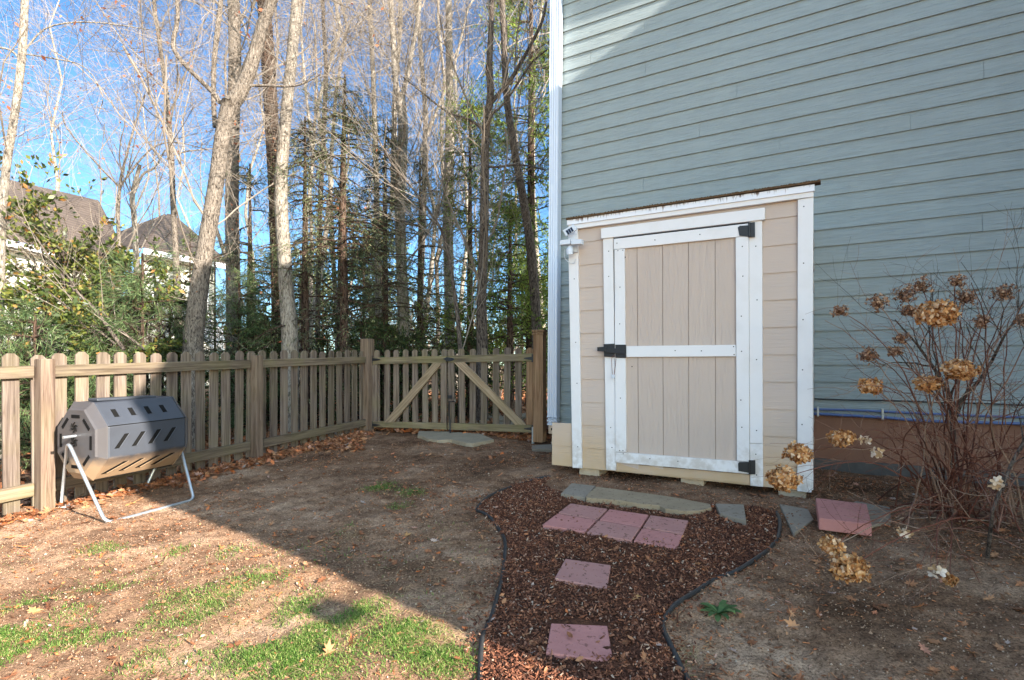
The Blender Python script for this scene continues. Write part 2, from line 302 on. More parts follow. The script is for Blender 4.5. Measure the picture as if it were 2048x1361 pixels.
# ------------------------------------------------------------------ ground
def seq(a, b, st, lo, hi, g=1.18):
    x = list(np.arange(a, b, st)); s = st; v = a; L = []
    while v > lo: s *= g; v -= s; L.append(v)
    s = st; v = x[-1]; H = []
    while v < hi: s *= g; v += s; H.append(v)
    return np.array(L[::-1]+x+H)
xs = seq(-4.6, 4.4, .024, -260, 260); ys = seq(1.2, 7.4, .024, -60, 420)
X, Y = np.meshgrid(xs, ys); Zg = gz(X, Y)
b = MB(); nx, ny = len(xs), len(ys); idx = np.arange(nx*ny).reshape(ny, nx)
b.add(np.stack([X, Y, Zg], -1).reshape(-1, 3), np.stack([idx[:-1, :-1], idx[:-1, 1:], idx[1:, 1:], idx[1:, :-1]], -1).reshape(-1, 4))
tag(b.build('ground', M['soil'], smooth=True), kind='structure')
# ------------------------------------------------------------------ house
def plate(mb, pts, off, th):          # pts: (u,z) ring on plane off, thickness th towards the wall
    p = [WP(u, z, off) for u, z in pts]; mb.poly(p, np.array([-N[0]*th, -N[1]*th, 0])); return mb
def lap(mb, u0, u1, z0, z1, off, th=.016, ex=.159):   # one clapboard; bottom edge proud
    a = off+th; c = off+.001
    mb.hexa([WP(u0, z0, c-.004), WP(u0, z0, a), WP(u1, z0, a), WP(u1, z0, c-.004), WP(u0, z1, off-.004), WP(u0, z1, off+.0015), WP(u1, z1, off+.0015), WP(u1, z1, off-.004)])
house = thing('house', 'two storey house with pale sage lap siding and brown stucco foundation', 'house', (C0[0], C0[1], .2))
seams = {}
for (x, y) in [(1196, 6), (1289, 54), (1182, 115), (1291, 137), (1474, 180), (1696, 90), (1700, 2), (1967, 138), (1188, 440), (1287, 368), (1698, 366), (1964, 443), (1695, 504), (1963, 590), (1690, 780), (1820, 240), (1560, 285), (1400, 262), (1890, 680), (1655, 665)]:
    u, z = wpx(x, y); seams.setdefault(int(math.floor((z-EYE)/.159)), []).append(u)
mb = MB(); UEND = 6.49
for kk in range(-6, 36):
    z0 = EYE+kk*.159; z1 = z0+.162; ua = .0
    if kk < -3: cuts = [ua, 2.3]
    else:
        s_ = sorted(seams.get(kk, [])); lastu = s_[-1] if s_ else ua
        ext = [lastu+3.66] if s_ else [1.2+((kk*1.37) % 2.6)+4.6]
        cuts = [ua]+s_+[e for e in ext if e < UEND-.3]+[UEND]
    for u0, u1 in zip(cuts[:-1], cuts[1:]): lap(mb, u0+(.0012 if u0 > ua else 0), u1-.0012, z0, z1, 0)
mb.build('wall_siding', M['siding'], house)
mb = MB()
def wbox(mb, u0, u1, z0, z1, o0, o1):
    mb.hexa([WP(u0, z0, o0), WP(u0, z0, o1), WP(u1, z0, o1), WP(u1, z0, o0), WP(u0, z1, o0), WP(u0, z1, o1), WP(u1, z1, o1), WP(u1, z1, o0)]); return mb
wbox(mb, -.03, UEND, .625, 6.81, -.10, -.006); wbox(mb, -.03, .2, .3, 6.81, -2.6, -.10); mb.build('wall', M['siding'], house)
wbox(MB(), -.035, .0, .3, 6.8, -.02, .020).build('corner_trim', M['white'], house, .003)
wbox(MB(), 1.8, UEND, .215, .623, -.10, -.004).build('foundation', M['stucco'], house)
wbox(MB(), -.02, UEND, -.4, .213, -.12, .012).build('footing', M['concrete'], house, .01)
mb = MB(); wbox(mb, -.25, UEND, 6.82, 6.94, -2.6, .50); wbox(mb, -.25, UEND, 6.62, 6.82, .485, .50); mb.build('eaves', M['white'], house)
# unseen house wing beside the camera, outline shaped to cast the big shadow
mb = MB(); UW = 6.5
def toward_sun(q):
    q = np.array(q, float); u = (q[0]-C0[0])*U[0]+(q[1]-C0[1])*U[1]; k_ = (UW-u)/(-(SD[0]*U[0]+SD[1]*U[1])); q = q-SD*k_; return ((q[0]-C0[0])*N[0]+(q[1]-C0[1])*N[1], q[2])
w1_ = wpx(1143, 163); w2_ = wpx(1293, 42)
sil = [toward_sun(q) for q in ((-.046, 2.05, .0), (-1.684, 3.40, .0), (-2.80, 4.18, .40), (-2.98, 4.17, .82), (-3.21, 4.913, 1.11), P(395, 540, 6.6), WP(w1_[0], w1_[1], 0), WP(w2_[0], w2_[1], 0))]
print('SIL', [(round(a, 2), round(b_, 2)) for a, b_ in sil])
l0_ = sil[0][0]+(sil[0][0]-sil[1][0])/(sil[0][1]-sil[1][1])*(0-sil[0][1])
prof = [(-2.6, -.5), (l0_+.1, -.5), (l0_, 0)]+sil+[(-.5, 9.2), (-2.6, 9.2)]
lg_ = gpx(690, 1232); BLOB = toward_sun((lg_[0], lg_[1], .0))
p = [np.array([*(C0+U*UW+N*l), z]) for l, z in prof]; mb.poly(p, np.array([U[0]*5, U[1]*5, 0])); mb.build('shadow_wing', M['shade_wing'], house)
c = C0+U*(UW-.08)+N*BLOB[0]; mb = MB(); mb.box((c[0], c[1], BLOB[1]), (.12, .15, .085), UA); mb.box((c[0]-N[0]*.2, c[1]-N[1]*.2, BLOB[1]+.02), (.02, .3, .012), UA); mb.build('shadow_box', M['iron'], house)  # unseen box on an arm, added to cast the small ground shadow
# downspout
ds = thing('downspout', 'white corrugated downspout running down the house corner beside the gate post', 'downspout', (.50, 6.33, .3))
prof = []; W2, D2 = .060, .045
for i in range(9): prof.append((-W2+i*W2/4, D2-(.006 if i % 2 else 0)))
prof += [(W2, -D2), (-W2, -D2)]
def dsring(sc, z, cx): return [np.array([cx[0], cx[1], z])+np.array([U[0]*a*sc-N[0]*-b_*sc, U[1]*a*sc+N[1]*b_*sc, 0]) for a, b_ in prof]
cx = np.array([.494, 6.355])
mb = MB(); mb.poly(dsring(1, .49, cx), (0.042, 0, 6.25)); mb.build('pipe', M['alum'], ds)
mb = MB()
for z0, h, s in ((.475, .02, 1.08), (.452, .016, .98), (.425, .022, 1.08), (.405, .014, .97), (.385, .018, 1.05)): mb.poly(dsring(s, z0, cx), (0, 0, h))
mb.build('corrugated_elbow', M['alum'], ds, .003)
mb = MB(); mb.box((cx[0]-.012, cx[1]-.02, .335), (.085, .06, .1), UA); mb.build('outlet_box', M['tan'], ds, .004)
mb = MB(); q = cx+np.array([-.012, -.02])+N*.031; mb.box((q[0], q[1], .34), (.014, .006, .03), UA); mb.build('outlet_hole', M['dark'], ds)
mb = MB()
for z0 in (1.45, 4.4): mb.poly(dsring(1.05, z0, cx+np.array([.0, 0])), (0, 0, .03))
# conduits
def wpath(pts, off):
    r = []
    for x, y in pts: u, z = wpx(x, y, off); r.append(WP(u, z, off))
    return np.array(r)
for nm, pts, rad, mt, lb in (('conduit', [(1560, 818), (1629, 819), (1700, 820.5), (1768, 823.5), (1895, 830), (2048, 835), (2200, 842)], .011, 'conduit', 'upper blue conduit clipped along the bottom of the siding'),
                       ('conduit', [(1560, 825), (1629, 828), (1768, 835.5), (1830, 841), (1896, 844), (2048, 848), (2200, 856)], .013, 'conduit', 'lower blue conduit lying along the top of the brown foundation'),
                       ('cable', [(1560, 797), (1629, 798), (1700, 800.5), (1768, 801), (1895, 806), (1960, 807), (2048, 811), (2200, 817)], .006, 'iron', 'thin black cable sagging across the lowest siding boards')):
    root = thing(nm, lb, nm, WP(3, .7, .03)); MB().tubes(wpath(pts, .028), rad, 8).build('pipe' if nm == 'conduit' else 'sheath', M[mt], root, smooth=True)
    if nm == 'conduit':
        for x in (1636, 1765, 1897):
            y = np.interp(x, [a for a, _ in pts], [b_ for _, b_ in pts]); u, z = wpx(x, y, .028); m2 = MB(); wbox(m2, u-.009, u+.009, z-.022, z+.024, .012, .044); m2.build('clip', M['galv'], root, .002)
# ------------------------------------------------------------------ shed
SO = (11.61-8.76)/1.987
shed = thing('storage_shed', 'tan lean-to storage shed with white trim built against the house wall', 'shed', WP(.9, .19, SO))
def s2(zx, zy, off=SO): return wpx(1080+zx/2.0017, 340+zy/2.0017, off)
def quad(mb, pts, off, th): return plate(mb, [s2(a, b_, off) for a, b_ in pts][::-1], off, th)
uL = wpx(1104, 900, SO)[0]; uTL = wpx(1152, 500, SO)[0]; uR = wpx(1623, 600, SO)[0]-.01
SB = .188; L0 = 1.175
mb = MB()
for kk in range(-5, 7):
    z0 = max(L0+kk*.202, SB); z1 = min(L0+(kk+1)*.202+.004, 2.36)
    if z0 >= z1: continue
    lap(mb, uL if kk <= -4 else uTL-.03, uR, z0, z1, SO-.006, .009)
mb.build('wall_siding', M['tan'], shed)
mb = MB(); wbox(mb, uTL, uR-.012, SB+.01, 2.36, .02, SO-.012); wbox(mb, uL+.002, uTL, SB+.01, .560, SO-.06, SO-.0115); mb.build('wall', M['tan'], shed)
mb = MB()
for kk in range(-5, 7):
    z0 = max(L0+kk*.202, SB); z1 = min(L0+(kk+1)*.202, 2.36)
    if z0 < z1: wbox(mb, uR-.01, uR+.004, z0, z1, .02, SO-.02); wbox(mb, uR+.004, uR+.010, z0, z0+.05, .02, SO-.02)
mb.build('side_siding', M['tan'], shed)
TR = SO+.024
def trim(name, pts, off=TR, th=.022, m='white', parent=shed, bev=.0025):
    return quad(MB(), pts, off, th).build(name, M[m], parent, bev)
trim('fascia_board', [(108, 201), (1099, 57), (1099, 85), (108, 222)], SO+.045, .04, 'fascia')
trim('fascia_board', [(114, 222.5), (1095, 85.5), (1095, 107.5), (114, 240)], SO+.034, .03)
rt = MB(); u0 = s2(104, 196, SO+.06)[0]; u1 = s2(1124, 45, SO+.06)[0]; z0 = s2(104, 197, SO+.06)[1]; wbox(rt, u0, u1, z0-.006, z0+.006, SO-.02, SO+.062); wbox(rt, u0, uR-.01, z0-.010, z0+.006, .012, SO-.0205); rt.build('roof', M['grime'], shed)
# moss and grit along the roof edge
g = R.random((700, 3)); mb = MB()
pp = np.array([WP(u0+a*(u1-u0), z0+.005+.006*c_, SO+.05+.02*b_-.008) for a, b_, c_ in g]); 
oc = np.array([[1, 0, 0], [-1, 0, 0], [0, 1, 0], [0, -1, 0], [0, 0, 1], [0, 0, -1]]); of = np.array([[0, 2, 4], [2, 1, 4], [1, 3, 4], [3, 0, 4], [2, 0, 5], [1, 2, 5], [3, 1, 5], [0, 3, 5]])
def grit(mb, pp, sz):
    n = len(pp); v = pp[:, None]+oc[None]*(sz[:, None, None]*R.uniform(.5, 1.2, (n, 6, 1))); f = of[None]+(np.arange(n)*6)[:, None, None]; mb.add(v.reshape(-1, 3), f.reshape(-1, 3)); return mb
grit(mb, pp, R.uniform(.002, .007, 700)).build('roof_moss', M['grime'], shed)
trim('corner_post', [(1032, 119), (1095, 108.5), (1087, 1293), (1030, 1287)])
m2 = MB(); ua, za = s2(1095, 120, TR); wbox(m2, ua-.03, ua-.002, .20, 2.33, SO-.10, TR-.023); m2.build('corner_post', M['white'], shed, .002)
trim('corner_post', [(112, 241), (150, 235), (168, 1196), (130, 1193)])
trim('door_header', [(244, 235), (900, 151), (900, 199), (244, 276)], SO+.040, .040)
trim('door_jamb', [(252, 277), (292, 272), (305, 1204), (265, 1202)])
trim('door_jamb', [(836.5, 206), (889, 200), (892, 1097.5), (840, 1095)])
trim('door_jamb', [(840, 1096.5), (892, 1099), (893, 1270), (842, 1265)])
mb = MB(); quad(mb, [(292, 272), (836, 200), (842, 1218), (305, 1180)], SO+.0075, .006); mb.build('door_gap', M['dark'], shed)
door = MB()
xs_t = [300, 388, 490, 594, 701, 836]; xs_b = [303, 395, 494, 596, 703, 838]
for i in range(5):
    quad(door, [(xs_t[i]+.9, 276), (xs_t[i+1]-.9, 268), (xs_b[i+1]-.9, 1200), (xs_b[i]+.9, 1172)], SO+.014, .006)
door = door.build('door', M['tanv'], shed, .001)
for i in (0,):
    quad(MB(), [(302, 280), (834, 216), (836, 1208), (304, 1166)], SO+.0095, .002).build('door_groove', M['grime'], door)
DO = SO+.036
def dtrim(n, pts): quad(MB(), pts, DO, .022).build(n, M['white'], door, .0025)
dtrim('door_rail', [(294.5, 277), (835.5, 214.5), (835.5, 264), (294.5, 319.5)])
dtrim('door_stile', [(297.5, 320.5), (338, 316), (345, 1129.5), (302, 1129)])
dtrim('door_stile', [(783, 270.5), (835.5, 264.8), (838.5, 1170), (788, 1165)])
dtrim('door_rail', [(303, 1130.5), (838.5, 1171), (838.5, 1218), (303, 1172)])
dtrim('door_rail', [(345.5, 706), (783, 701), (784.5, 747), (345.5, 750)])
trim('sill_board', [(306, 1174), (840, 1220), (840, 1258), (306, 1204)], SO+.012, .02, 'tan')
def hinge(a, b_):
    mb = MB(); quad(mb, a, DO+.006, .005); quad(mb, b_, DO+.008, .007)
    u, z1 = s2(b_[0][0]+2, b_[0][1], DO+.01); u, z0 = s2(b_[3][0]+2, b_[3][1], DO+.01)
    mb.tubes(np.array([WP(u, z0, DO+.010), WP(u, z1, DO+.010)]), .008, 8); mb.build('hinge', M['iron'], door, .001)
    m3 = MB()
hinge([(792, 231), (800, 224), (836, 222), (836, 268), (798, 264)], [(835, 212), (860, 209), (861, 269), (836, 269)])
hinge([(793, 1176), (798, 1170), (838, 1170), (838, 1214), (794, 1206)], [(838, 1163), (862, 1163), (862, 1220), (838, 1219)])
lt = MB(); quad(lt, [(254, 698), (299, 696), (299, 750), (256, 748)], DO+.006, .007); quad(lt, [(301, 700), (344, 700), (344, 754), (302, 753)], DO+.008, .008)
quad(lt, [(262, 712), (338, 718), (338, 738), (262, 733)], DO+.024, .018)
quad(lt, [(229, 710), (262, 708), (262, 728), (229, 726)], DO+.030, .026); lt = lt.build('door_latch', M['iron'], door, .002)
ua, za = s2(297, 745, DO+.02); ub, zb = s2(293, 822, DO+.02)
cl = thing('cable_lock', 'small rusty wire loop with grey lock hanging from the black shed latch', 'lock', WP(ub, zb, DO+.02))
th = np.linspace(0, 1, 9); loop = [WP(ub-.006, zb, DO+.02), WP(ua-.022, za-.04, DO+.024), WP(ua-.018, za-.015, DO+.027), WP(ua, za+.004, DO+.03), WP(ua+.018, za-.012, DO+.027), WP(ua+.018, za-.03, DO+.024), WP(ub+.008, zb, DO+.02)]
MB().tubes(np.array(loop), .0022, 6).build('wire_loop', M['stem'], cl); m2 = MB(); wbox(m2, ub-.012, ub+.014, zb-.026, zb+.004, DO+.012, DO+.028); m2.build('lock_body', M['plastic'], cl, .002)
# screws on the trim
mb = MB(); ns = 0
for x, y in [(290, 247), (508, 228), (865, 185), (308, 294), (460, 281), (640, 259), (312, 324), (331, 322), (275, 326), (275, 427), (320, 470), (319, 617), (322, 914), (283, 1032), (288, 1112), (319, 1124), (332, 1124), (333, 1137), (440, 1157), (552, 1167), (810, 307), (812, 426), (806, 586), (807, 727), (804, 922), (808, 1031), (864, 306), (869, 521), (867, 760), (867, 1044), (864, 1139), (867, 1222), (1056, 147), (1055, 374), (1053, 600), (1051, 801), (1049, 1020), (1053, 1225), (137, 437), (143, 691), (148, 855), (151, 1109), (541, 724), (646, 725), (775, 708), (777, 740), (368, 788), (341, 350)]:
    off = DO+.0012 if 293 < x < 838 else TR+.0012
    u, z = s2(x, y, off); wbox(mb, u-.004, u+.004, z-.004, z+.004, off-.006, off)
tag(mb.build('screw_heads', M['iron'], shed), kind='stuff')
# blocks
for i, (xa, ya, xb, lb) in enumerate([(155, 1198, 235, 'concrete block under the left end of the shed below the white trim'), (562, 1235, 655, 'concrete block propping the middle of the shed under the door'), (953, 1290, 1065, 'concrete block under the right shed corner behind the dried bloom')]):
    u0 = s2(xa, ya, SO-.02)[0]; u1 = s2(xb, ya, SO-.02)[0]; pc = C0+U*(u0+u1)/2+N*SO; g = float(gz(pc[0], pc[1]))
    m2 = MB(); wbox(m2, u0, u1, g-.06, SB+.004, SO-.34, SO-.03); tag(m2.build('concrete_block', M['block'], None, .006), lb, 'block', 'blocks under the shed')
# solar security light
sl = thing('security_light', 'white twin-head solar security light fixed at the upper left shed corner', 'light', WP(*s2(122, 300), SO+.05))
O = SO+.06
def L2(pts, off, th, nm, m, par=sl): return quad(MB(), pts, off, th).build(nm, M[m], par, .003)
pn = L2([(90, 243), (132, 218), (146, 240), (104, 266)], O+.06, .018, 'solar_panel', 'plastic')
mb = MB()
for i in range(3):
    a = .1+i*.28; c_ = a+.24
    e = lambda s, t_: (90+8+(42-12)*s+14*t_*.8, 243+2-(25-5)*s+23*t_*.8)
    quad(mb, [e(a, .1), e(c_, .1), e(c_, .95), e(a, .95)], O+.0615, .003)
mb.build('solar_cell', M['solar'], pn)
L2([(112, 262), (140, 250), (148, 330), (118, 330)], O-.01, .03, 'wall_bracket', 'plastic')
L2([(79, 282), (120, 277), (120, 297), (79, 301)], O+.075, .06, 'lamp_head', 'plastic'); L2([(124, 280), (165, 277), (165, 297), (124, 299)], O+.075, .06, 'lamp_head', 'plastic')
u, z = s2(120, 318, O+.04); MB().tubes(np.array([WP(u, z-.045, O+.04), WP(u, z-.01, O+.045), WP(u, z+.015, O+.03), WP(u, z+.05, O+.02)]), np.array([.03, .034, .024, .014]), 12).build('motion_sensor', M['plastic'], sl, .002, True)
pts = [s2(a, b_, O) for a, b_ in [(96, 318), (93, 335), (97, 355), (108, 366), (122, 374), (134, 372), (140, 355)]]; MB().tubes(np.array([WP(a, b_, O-.02) for a, b_ in pts]), .0035, 6).build('cord', M['plastic'], sl)
# ------------------------------------------------------------------ fence
def FL(x, c=-5.33):
    t = T(x); Z = -c/(.4318-t); return np.array([t*Z, Z])
FS = .0316
fx0 = FL(0)
def fs(p): return float(np.dot(p-fx0, DF))
fence = thing('picket_fence', 'weathered wooden picket fence along the left side with dog-eared pickets', 'fence', (-2.8, 5.9, .1))
def bar(mb, a, b_, z0a, z1a, z0b, z1b, nrm, th):      # a,b 2d ends; slab from face inward
    d = -np.array(nrm)*th
    v = [(*a, z0a), (*b_, z0b), (*(b_+d), z0b), (*(a+d), z0a), (*a, z1a), (*b_, z1b), (*(b_+d), z1b), (*(a+d), z1a)]; mb.hexa(v); return mb
secs = [(-170, 69), (111, 501.5), (527, 735)]
for xa, xb in secs:
    a, c_ = (fx0-DF*.9 if xa < 0 else FL(xa)), FL(xb); sa, sb = fs(a), fs(c_)
    for zt, h in ((1.087, .092), (.203, .098)): bar(MB(), a, c_, zt-h+FS*sa, zt+FS*sa, zt-h+FS*sb, zt+FS*sb, NF, .038).build('rail', M['rail'], fence, .004)
def picket(mb, c, d, nrm, wd, z0, z1, th=.018):
    c = np.array(c); h = wd/2; cut = wd*R.uniform(.25, .31); ln = R.normal(0, .0045)
    pts = [(-h, z0), (h, z0), (h, z1-cut), (h-cut, z1), (-h+cut, z1), (-h, z1-cut)]
    p = [np.array([*(c+d*(a+ln*(b_-z0)*2)), b_]) for a, b_ in pts]; mb.poly(p, np.array([-nrm[0]*th, -nrm[1]*th, 0])); return mb
for x in [-22, 24, 75, 119, 164, 204, 241.5, 280, 311, 343.7, 374, 401.6, 427.7, 453, 478, 501, 525, 548, 569, 590, 609, 628, 646, 663, 680, 695, 710, 725]:
    c_ = FL(x, -5.375); s_ = fs(c_); gzz = float(gz(c_[0], c_[1]))
    if x in (75,): c_ = c_+DF*.02
    picket(MB(), c_, DF, NF, R.uniform(.094, .101), gzz+.03+R.uniform(-.01, .01), 1.176+FS*s_+R.uniform(-.014, .014)).build('picket', M['picket'], fence, .0015)
def post(c, wd, z0, z1, d, name='post', m='post', par=fence): return MB().box((c[0], c[1], (z0+z1)/2), (wd, wd, z1-z0), math.atan2(d[1], d[0])).build(name, M[m], par, .006)
for x, w_, zt in ((92, .093, 1.145), (514, .093, 1.205)):
    c_ = FL(x)+NF*.012-DF*.012; post(c_, w_, -.3, zt, DF)
cc_ = FL(738)+NF*-.03; post(cc_, .14, -.3, 1.47, DF)
c_ = fx0-DF*.95; post(c_, .093, -.3, 1.12, DF)
# ------------------------------------------------------------------ gates
G0 = 15.677
def GL(x, c=G0):
    t = T(x); Z = c/(2.316+t); return np.array([t*Z, Z])
def gzp(x, y, c=G0): return EYE+(HY-y)/F*GL(x, c)[1]
def gyt(x): return 715.2-(x-757)*(715.2-707.3)/(1065-757)
def gyb(x): return 726.9+ (742-gyt(0))*0+ (-(x-820)*.0196)+.5
def bt(x): return 845+(x-820)*.0235-.2
def bb(x): return 857.3+(x-820)*.0357
for nm, xa, xb, px, lb, side in (('picket_gate', 742, 892.5, [754, 773, 792, 811, 830, 850.6, 869.5, 888], 'left leaf of the wooden double gate, brace rising to the right', 0), ('picket_gate', 895.5, 1066, [903, 924, 945, 967, 991, 1013, 1036.5, 1058], 'right leaf of the wooden double gate, brace falling to the right', 1)):
    gt = thing(nm, lb, 'gate', (*GL((xa+xb)/2), .2), 'leaves of the wooden gate')
    A, B = GL(xa), GL(xb)
    bar(MB(), A, B, gzp(xa, gyb(xa)), gzp(xa, gyt(xa)), gzp(xb, gyb(xb)), gzp(xb, gyt(xb)), NG, .038).build('rail', M['grail'], gt, .004)
    bar(MB(), A, B, gzp(xa, bb(xa)), gzp(xa, bt(xa)), gzp(xb, bb(xb)), gzp(xb, bt(xb)), NG, .038).build('rail', M['grail'], gt, .004)
    for i, x in enumerate(px):
        c_ = GL(x, G0+.09); edge = (i == 0 or i == len(px)-1)
        picket(MB(), c_, DG, NG, .088, gzp(x, bb(x)-4, G0+.09), gzp(x, 701-(x-750)*.018, G0+.09)+R.uniform(-.006, .006)).build('picket', M['gpost' if (x > 1050) else 'picket'], gt, .0015)
    for xc in ((xa+5, xb-5)):
        w2 = 6.5; e0, e1 = xc-w2, xc+w2; e0 = max(e0, xa+.5); e1 = min(e1, xb-.5)
        bar(MB(), GL(e0, G0+.01), GL(e1, G0+.01), gzp(xc, bt(xc)+.3), gzp(xc, bt(xc)+.3), gzp(xc, gyb(xc)-.3), gzp(xc, gyb(xc)-.3), NG, .036) if False else None
        m2 = MB(); a, c2 = GL(e0, G0-.008), GL(e1, G0-.008); z0_, z1_ = gzp(xc, bt(xc)), gzp(xc, gyb(xc)+.5)
        bar(m2, a, c2, z0_+.002, z1_-.002, z0_+.002, z1_-.002, NG, .036).build('stile', M['gpost' if side and xc > 1000 else 'picket'], gt, .003)
    if side == 0: q = [(763, 846), (776, 846), (892*.0+884, 727.5), (869, 727.8)]; q = [(768, 845), (788, 845), (884, 726.3), (866, 726.6)]
    else: q = [(1052, 850), (1030, 850), (908, 725.8), (928, 725)]
    pp = [np.array([*GL(x, G0+.0), gzp(x, y)]) for x, y in q]; 
    if side == 1: pp = pp[::-1]
    d = np.array([-NG[0], -NG[1], 0])*.036; fr = np.array([NG[0], NG[1], 0])*.003
    MB().poly([a+fr for a in pp], d).build('brace', M['brace' if side == 0 else 'brace2'], gt, .003)
    # strap hinges
    for yh in ((719.5, 850.5) if side == 0 else (717, 858)):
        sg = 1 if side == 0 else -1; xh = 740.5 if side == 0 else 1067
        q = [(xh, yh-8), (xh+sg*4, yh-8), (xh+sg*4, yh-3.2), (xh+sg*19, yh-.8), (xh+sg*20, yh+.8), (xh+sg*4, yh+3.6), (xh+sg*4, yh+8), (xh, yh+8)]
        pp = [np.array([*GL(x, G0-.02), gzp(x, y, G0-.02)]) for x, y in q]; MB().poly(pp, d*.2).build('hinge', M['iron'], gt, .001)
    if side == 1:
        q = [(886, 718), (893, 715), (904, 716), (909, 719), (904, 722), (893, 723)]
        pp = [np.array([*GL(x, G0-.03), gzp(x, y, G0-.03)]) for x, y in q]; MB().poly(pp, d*.5).build('gate_latch', M['iron'], gt, .001)
        q = [(909, 803.5), (898, 803.5), (898.5, 830), (900, 845), (900.5, 869)]
        MB().tubes(np.array([np.array([*GL(x, G0-.09), gzp(x, y, G0-.09)]) for x, y in q]), .009, 8).build('drop_bolt', M['iron'], gt, smooth=True)
        pp = [np.array([*GL(x, G0-.045), gzp(x, y, G0-.045)]) for x, y in [(895, 791), (903.5, 791), (903.5, 798), (895, 798)]]; MB().poly(pp, d*.6).build('bolt_keeper', M['iron'], gt)
gp = thing('gate_post', 'brown capped timber gate post between the gate and the white downspout', 'post', (*GL(1080), .1))
pc = GL(1080.5)+NG*.02; MB().box((pc[0], pc[1], (.15+1.50)/2), (.128, .128, 1.35), math.atan2(DG[1], DG[0])).build('shaft', M['gpost'], gp, .005)
MB().box((pc[0], pc[1], 1.515), (.155, .155, .03), math.atan2(DG[1], DG[0])).build('cap', M['gpost'], gp, .006)
MB().box((pc[0], pc[1], 1.478), (.145, .145, .022), math.atan2(DG[1], DG[0])).build('cap_moulding', M['gpost'], gp, .004)
mb = MB(); q = GL(1066, G0-.1); mb.tubes(np.array([(q[0], q[1], .02), (q[0], q[1], .33)]), .018, 8); tag(mb.build('ground_stake', M['galv']), 'short grey metal stake standing by the foot of the brown gate post', 'stake')
# ------------------------------------------------------------------ compost tumbler
P1 = np.array([-2.83, 3.69]); ax = DF.copy(); axn = NF.copy()
cen0 = np.array([-3.205, 3.93]); LEN = .70; zc = .535
bn = thing('compost_tumbler', 'black octagonal compost tumbler on a galvanised tube stand by the fence', 'compost bin', (cen0[0]+ax[0]*.33, cen0[1]+ax[1]*.33, -.02))
def oct_(s, r, zs=1.0):
    o = []
    for i in range(8):
        th = math.radians(22.5+45*i); q = cen0+ax*s+axn*(r*math.sin(th)); o.append(np.array([q[0], q[1], zc+s*.02+r*zs*math.cos(th)]))
    return np.array(o)
def loft(mb, rings, cap=True):
    n = len(rings[0]); V = np.vstack(rings); b0 = mb.n; F_ = []
    for i in range(len(rings)-1):
        for j in range(n): F_.append([i*n+j, i*n+(j+1) % n, (i+1)*n+(j+1) % n, (i+1)*n+j])
    mb.add(V, F_)
    if cap: mb.f.append([[b0+j for j in range(n-1, -1, -1)]]); mb.f.append([[b0+(len(rings)-1)*n+j for j in range(n)]])
    return mb
RB = .308
loft(MB(), [oct_(.055, RB), oct_(LEN-.055, RB)]).build('drum', M['bin'], bn, .012)
loft(MB(), [oct_(0, .25), oct_(.012, .26), oct_(.05, RB+.004), oct_(.0545, RB+.004)]).build('end_cap', M['binend'], bn, .006)
loft(MB(), [oct_(LEN-.0545, RB+.004), oct_(LEN-.05, RB+.004), oct_(LEN-.012, .26), oct_(LEN, .25)]).build('end_cap', M['binend'], bn, .006)
def bface(th0, s, v, out):      # point on drum: face angle th0, along s, across v
    r = RB*math.cos(math.radians(22.5))+out; a = math.radians(th0); nn = np.array([axn[0]*math.sin(a), axn[1]*math.sin(a), math.cos(a)]); tt = np.array([axn[0]*math.cos(a), axn[1]*math.cos(a), -math.sin(a)])
    base = np.array([cen0[0]+ax[0]*s, cen0[1]+ax[1]*s, zc+s*.02]); return base+nn*r+tt*v, nn
for th0, tilt, ln in ((45, .0, .075), (90, .035, .10), (135, .055, .11)):
    for s in (.15, .27, .39, .51):
        w_ = .016; q = [(s+tilt-w_, -ln/2), (s+tilt+w_, -ln/2), (s-tilt+w_, ln/2), (s-tilt-w_, ln/2)]
        pp = [bface(th0, a, b_, .0035)[0] for a, b_ in q]; nn = bface(th0, s, 0, 0)[1]; MB().poly(pp, -nn*.004).build('vent_slot', M['dark'], bn)
        e0, e1 = bface(th0, s+tilt+w_+.003, -ln/2, .004)[0], bface(th0, s-tilt+w_+.003, ln/2, .004)[0]; MB().tubes(np.array([e0, e1]), .0035, 6).build('slot_rim', M['bin'], bn)
for i in range(8):
    a = math.radians(45*i); q0 = .185; v = np.array([math.sin(a), math.cos(a)]); t_ = np.array([math.cos(a), -math.sin(a)])
    pp = [np.array([*(cen0-ax*.003+axn*(v[0]*r+t_[0]*w_)), zc+v[1]*r+t_[1]*w_]) for r, w_ in ((q0-.012, -.05), (q0+.012, -.05), (q0+.012, .05), (q0-.012, .05))]
    MB().poly(pp, np.array([ax[0], ax[1], 0])*.006).build('vent_slot', M['dark'], bn)
# lid seam, rosette emblems
for j_ in (1, 3): MB().tubes(np.array([oct_(.058, RB+.001)[j_], oct_(LEN-.058, RB+.001)[j_]]), .003, 6).build('lid_seam', M['dark'], bn)
q = oct_(.33, RB)[0]; mb = MB(); q2 = (oct_(.33, RB)[0]+oct_(.33, RB)[7])/2; mb.box((q2[0], q2[1], q2[2]+.01), (.44, .12, .02), math.atan2(ax[1], ax[0])); mb.build('lid', M['bin'], bn, .006)
for dz in (.105, .0):
    mb = MB()
    for i in range(6):
        a = math.radians(60*i+15); c3 = np.array([*(cen0-ax*.006+axn*(-.01)), zc+dz]); e = c3+np.array([axn[0]*math.cos(a), axn[1]*math.cos(a), math.sin(a)])*.04; m3 = (c3+e)/2+np.array([axn[0]*-math.sin(a), axn[1]*-math.sin(a), math.cos(a)])*.012
        mb.tubes(np.array([c3, m3, e]), .004, 5)
    mb.build('rosette', M['dark'], bn)
def g3p(x, y): return np.array([x, y, float(gz(x, y))+.012])
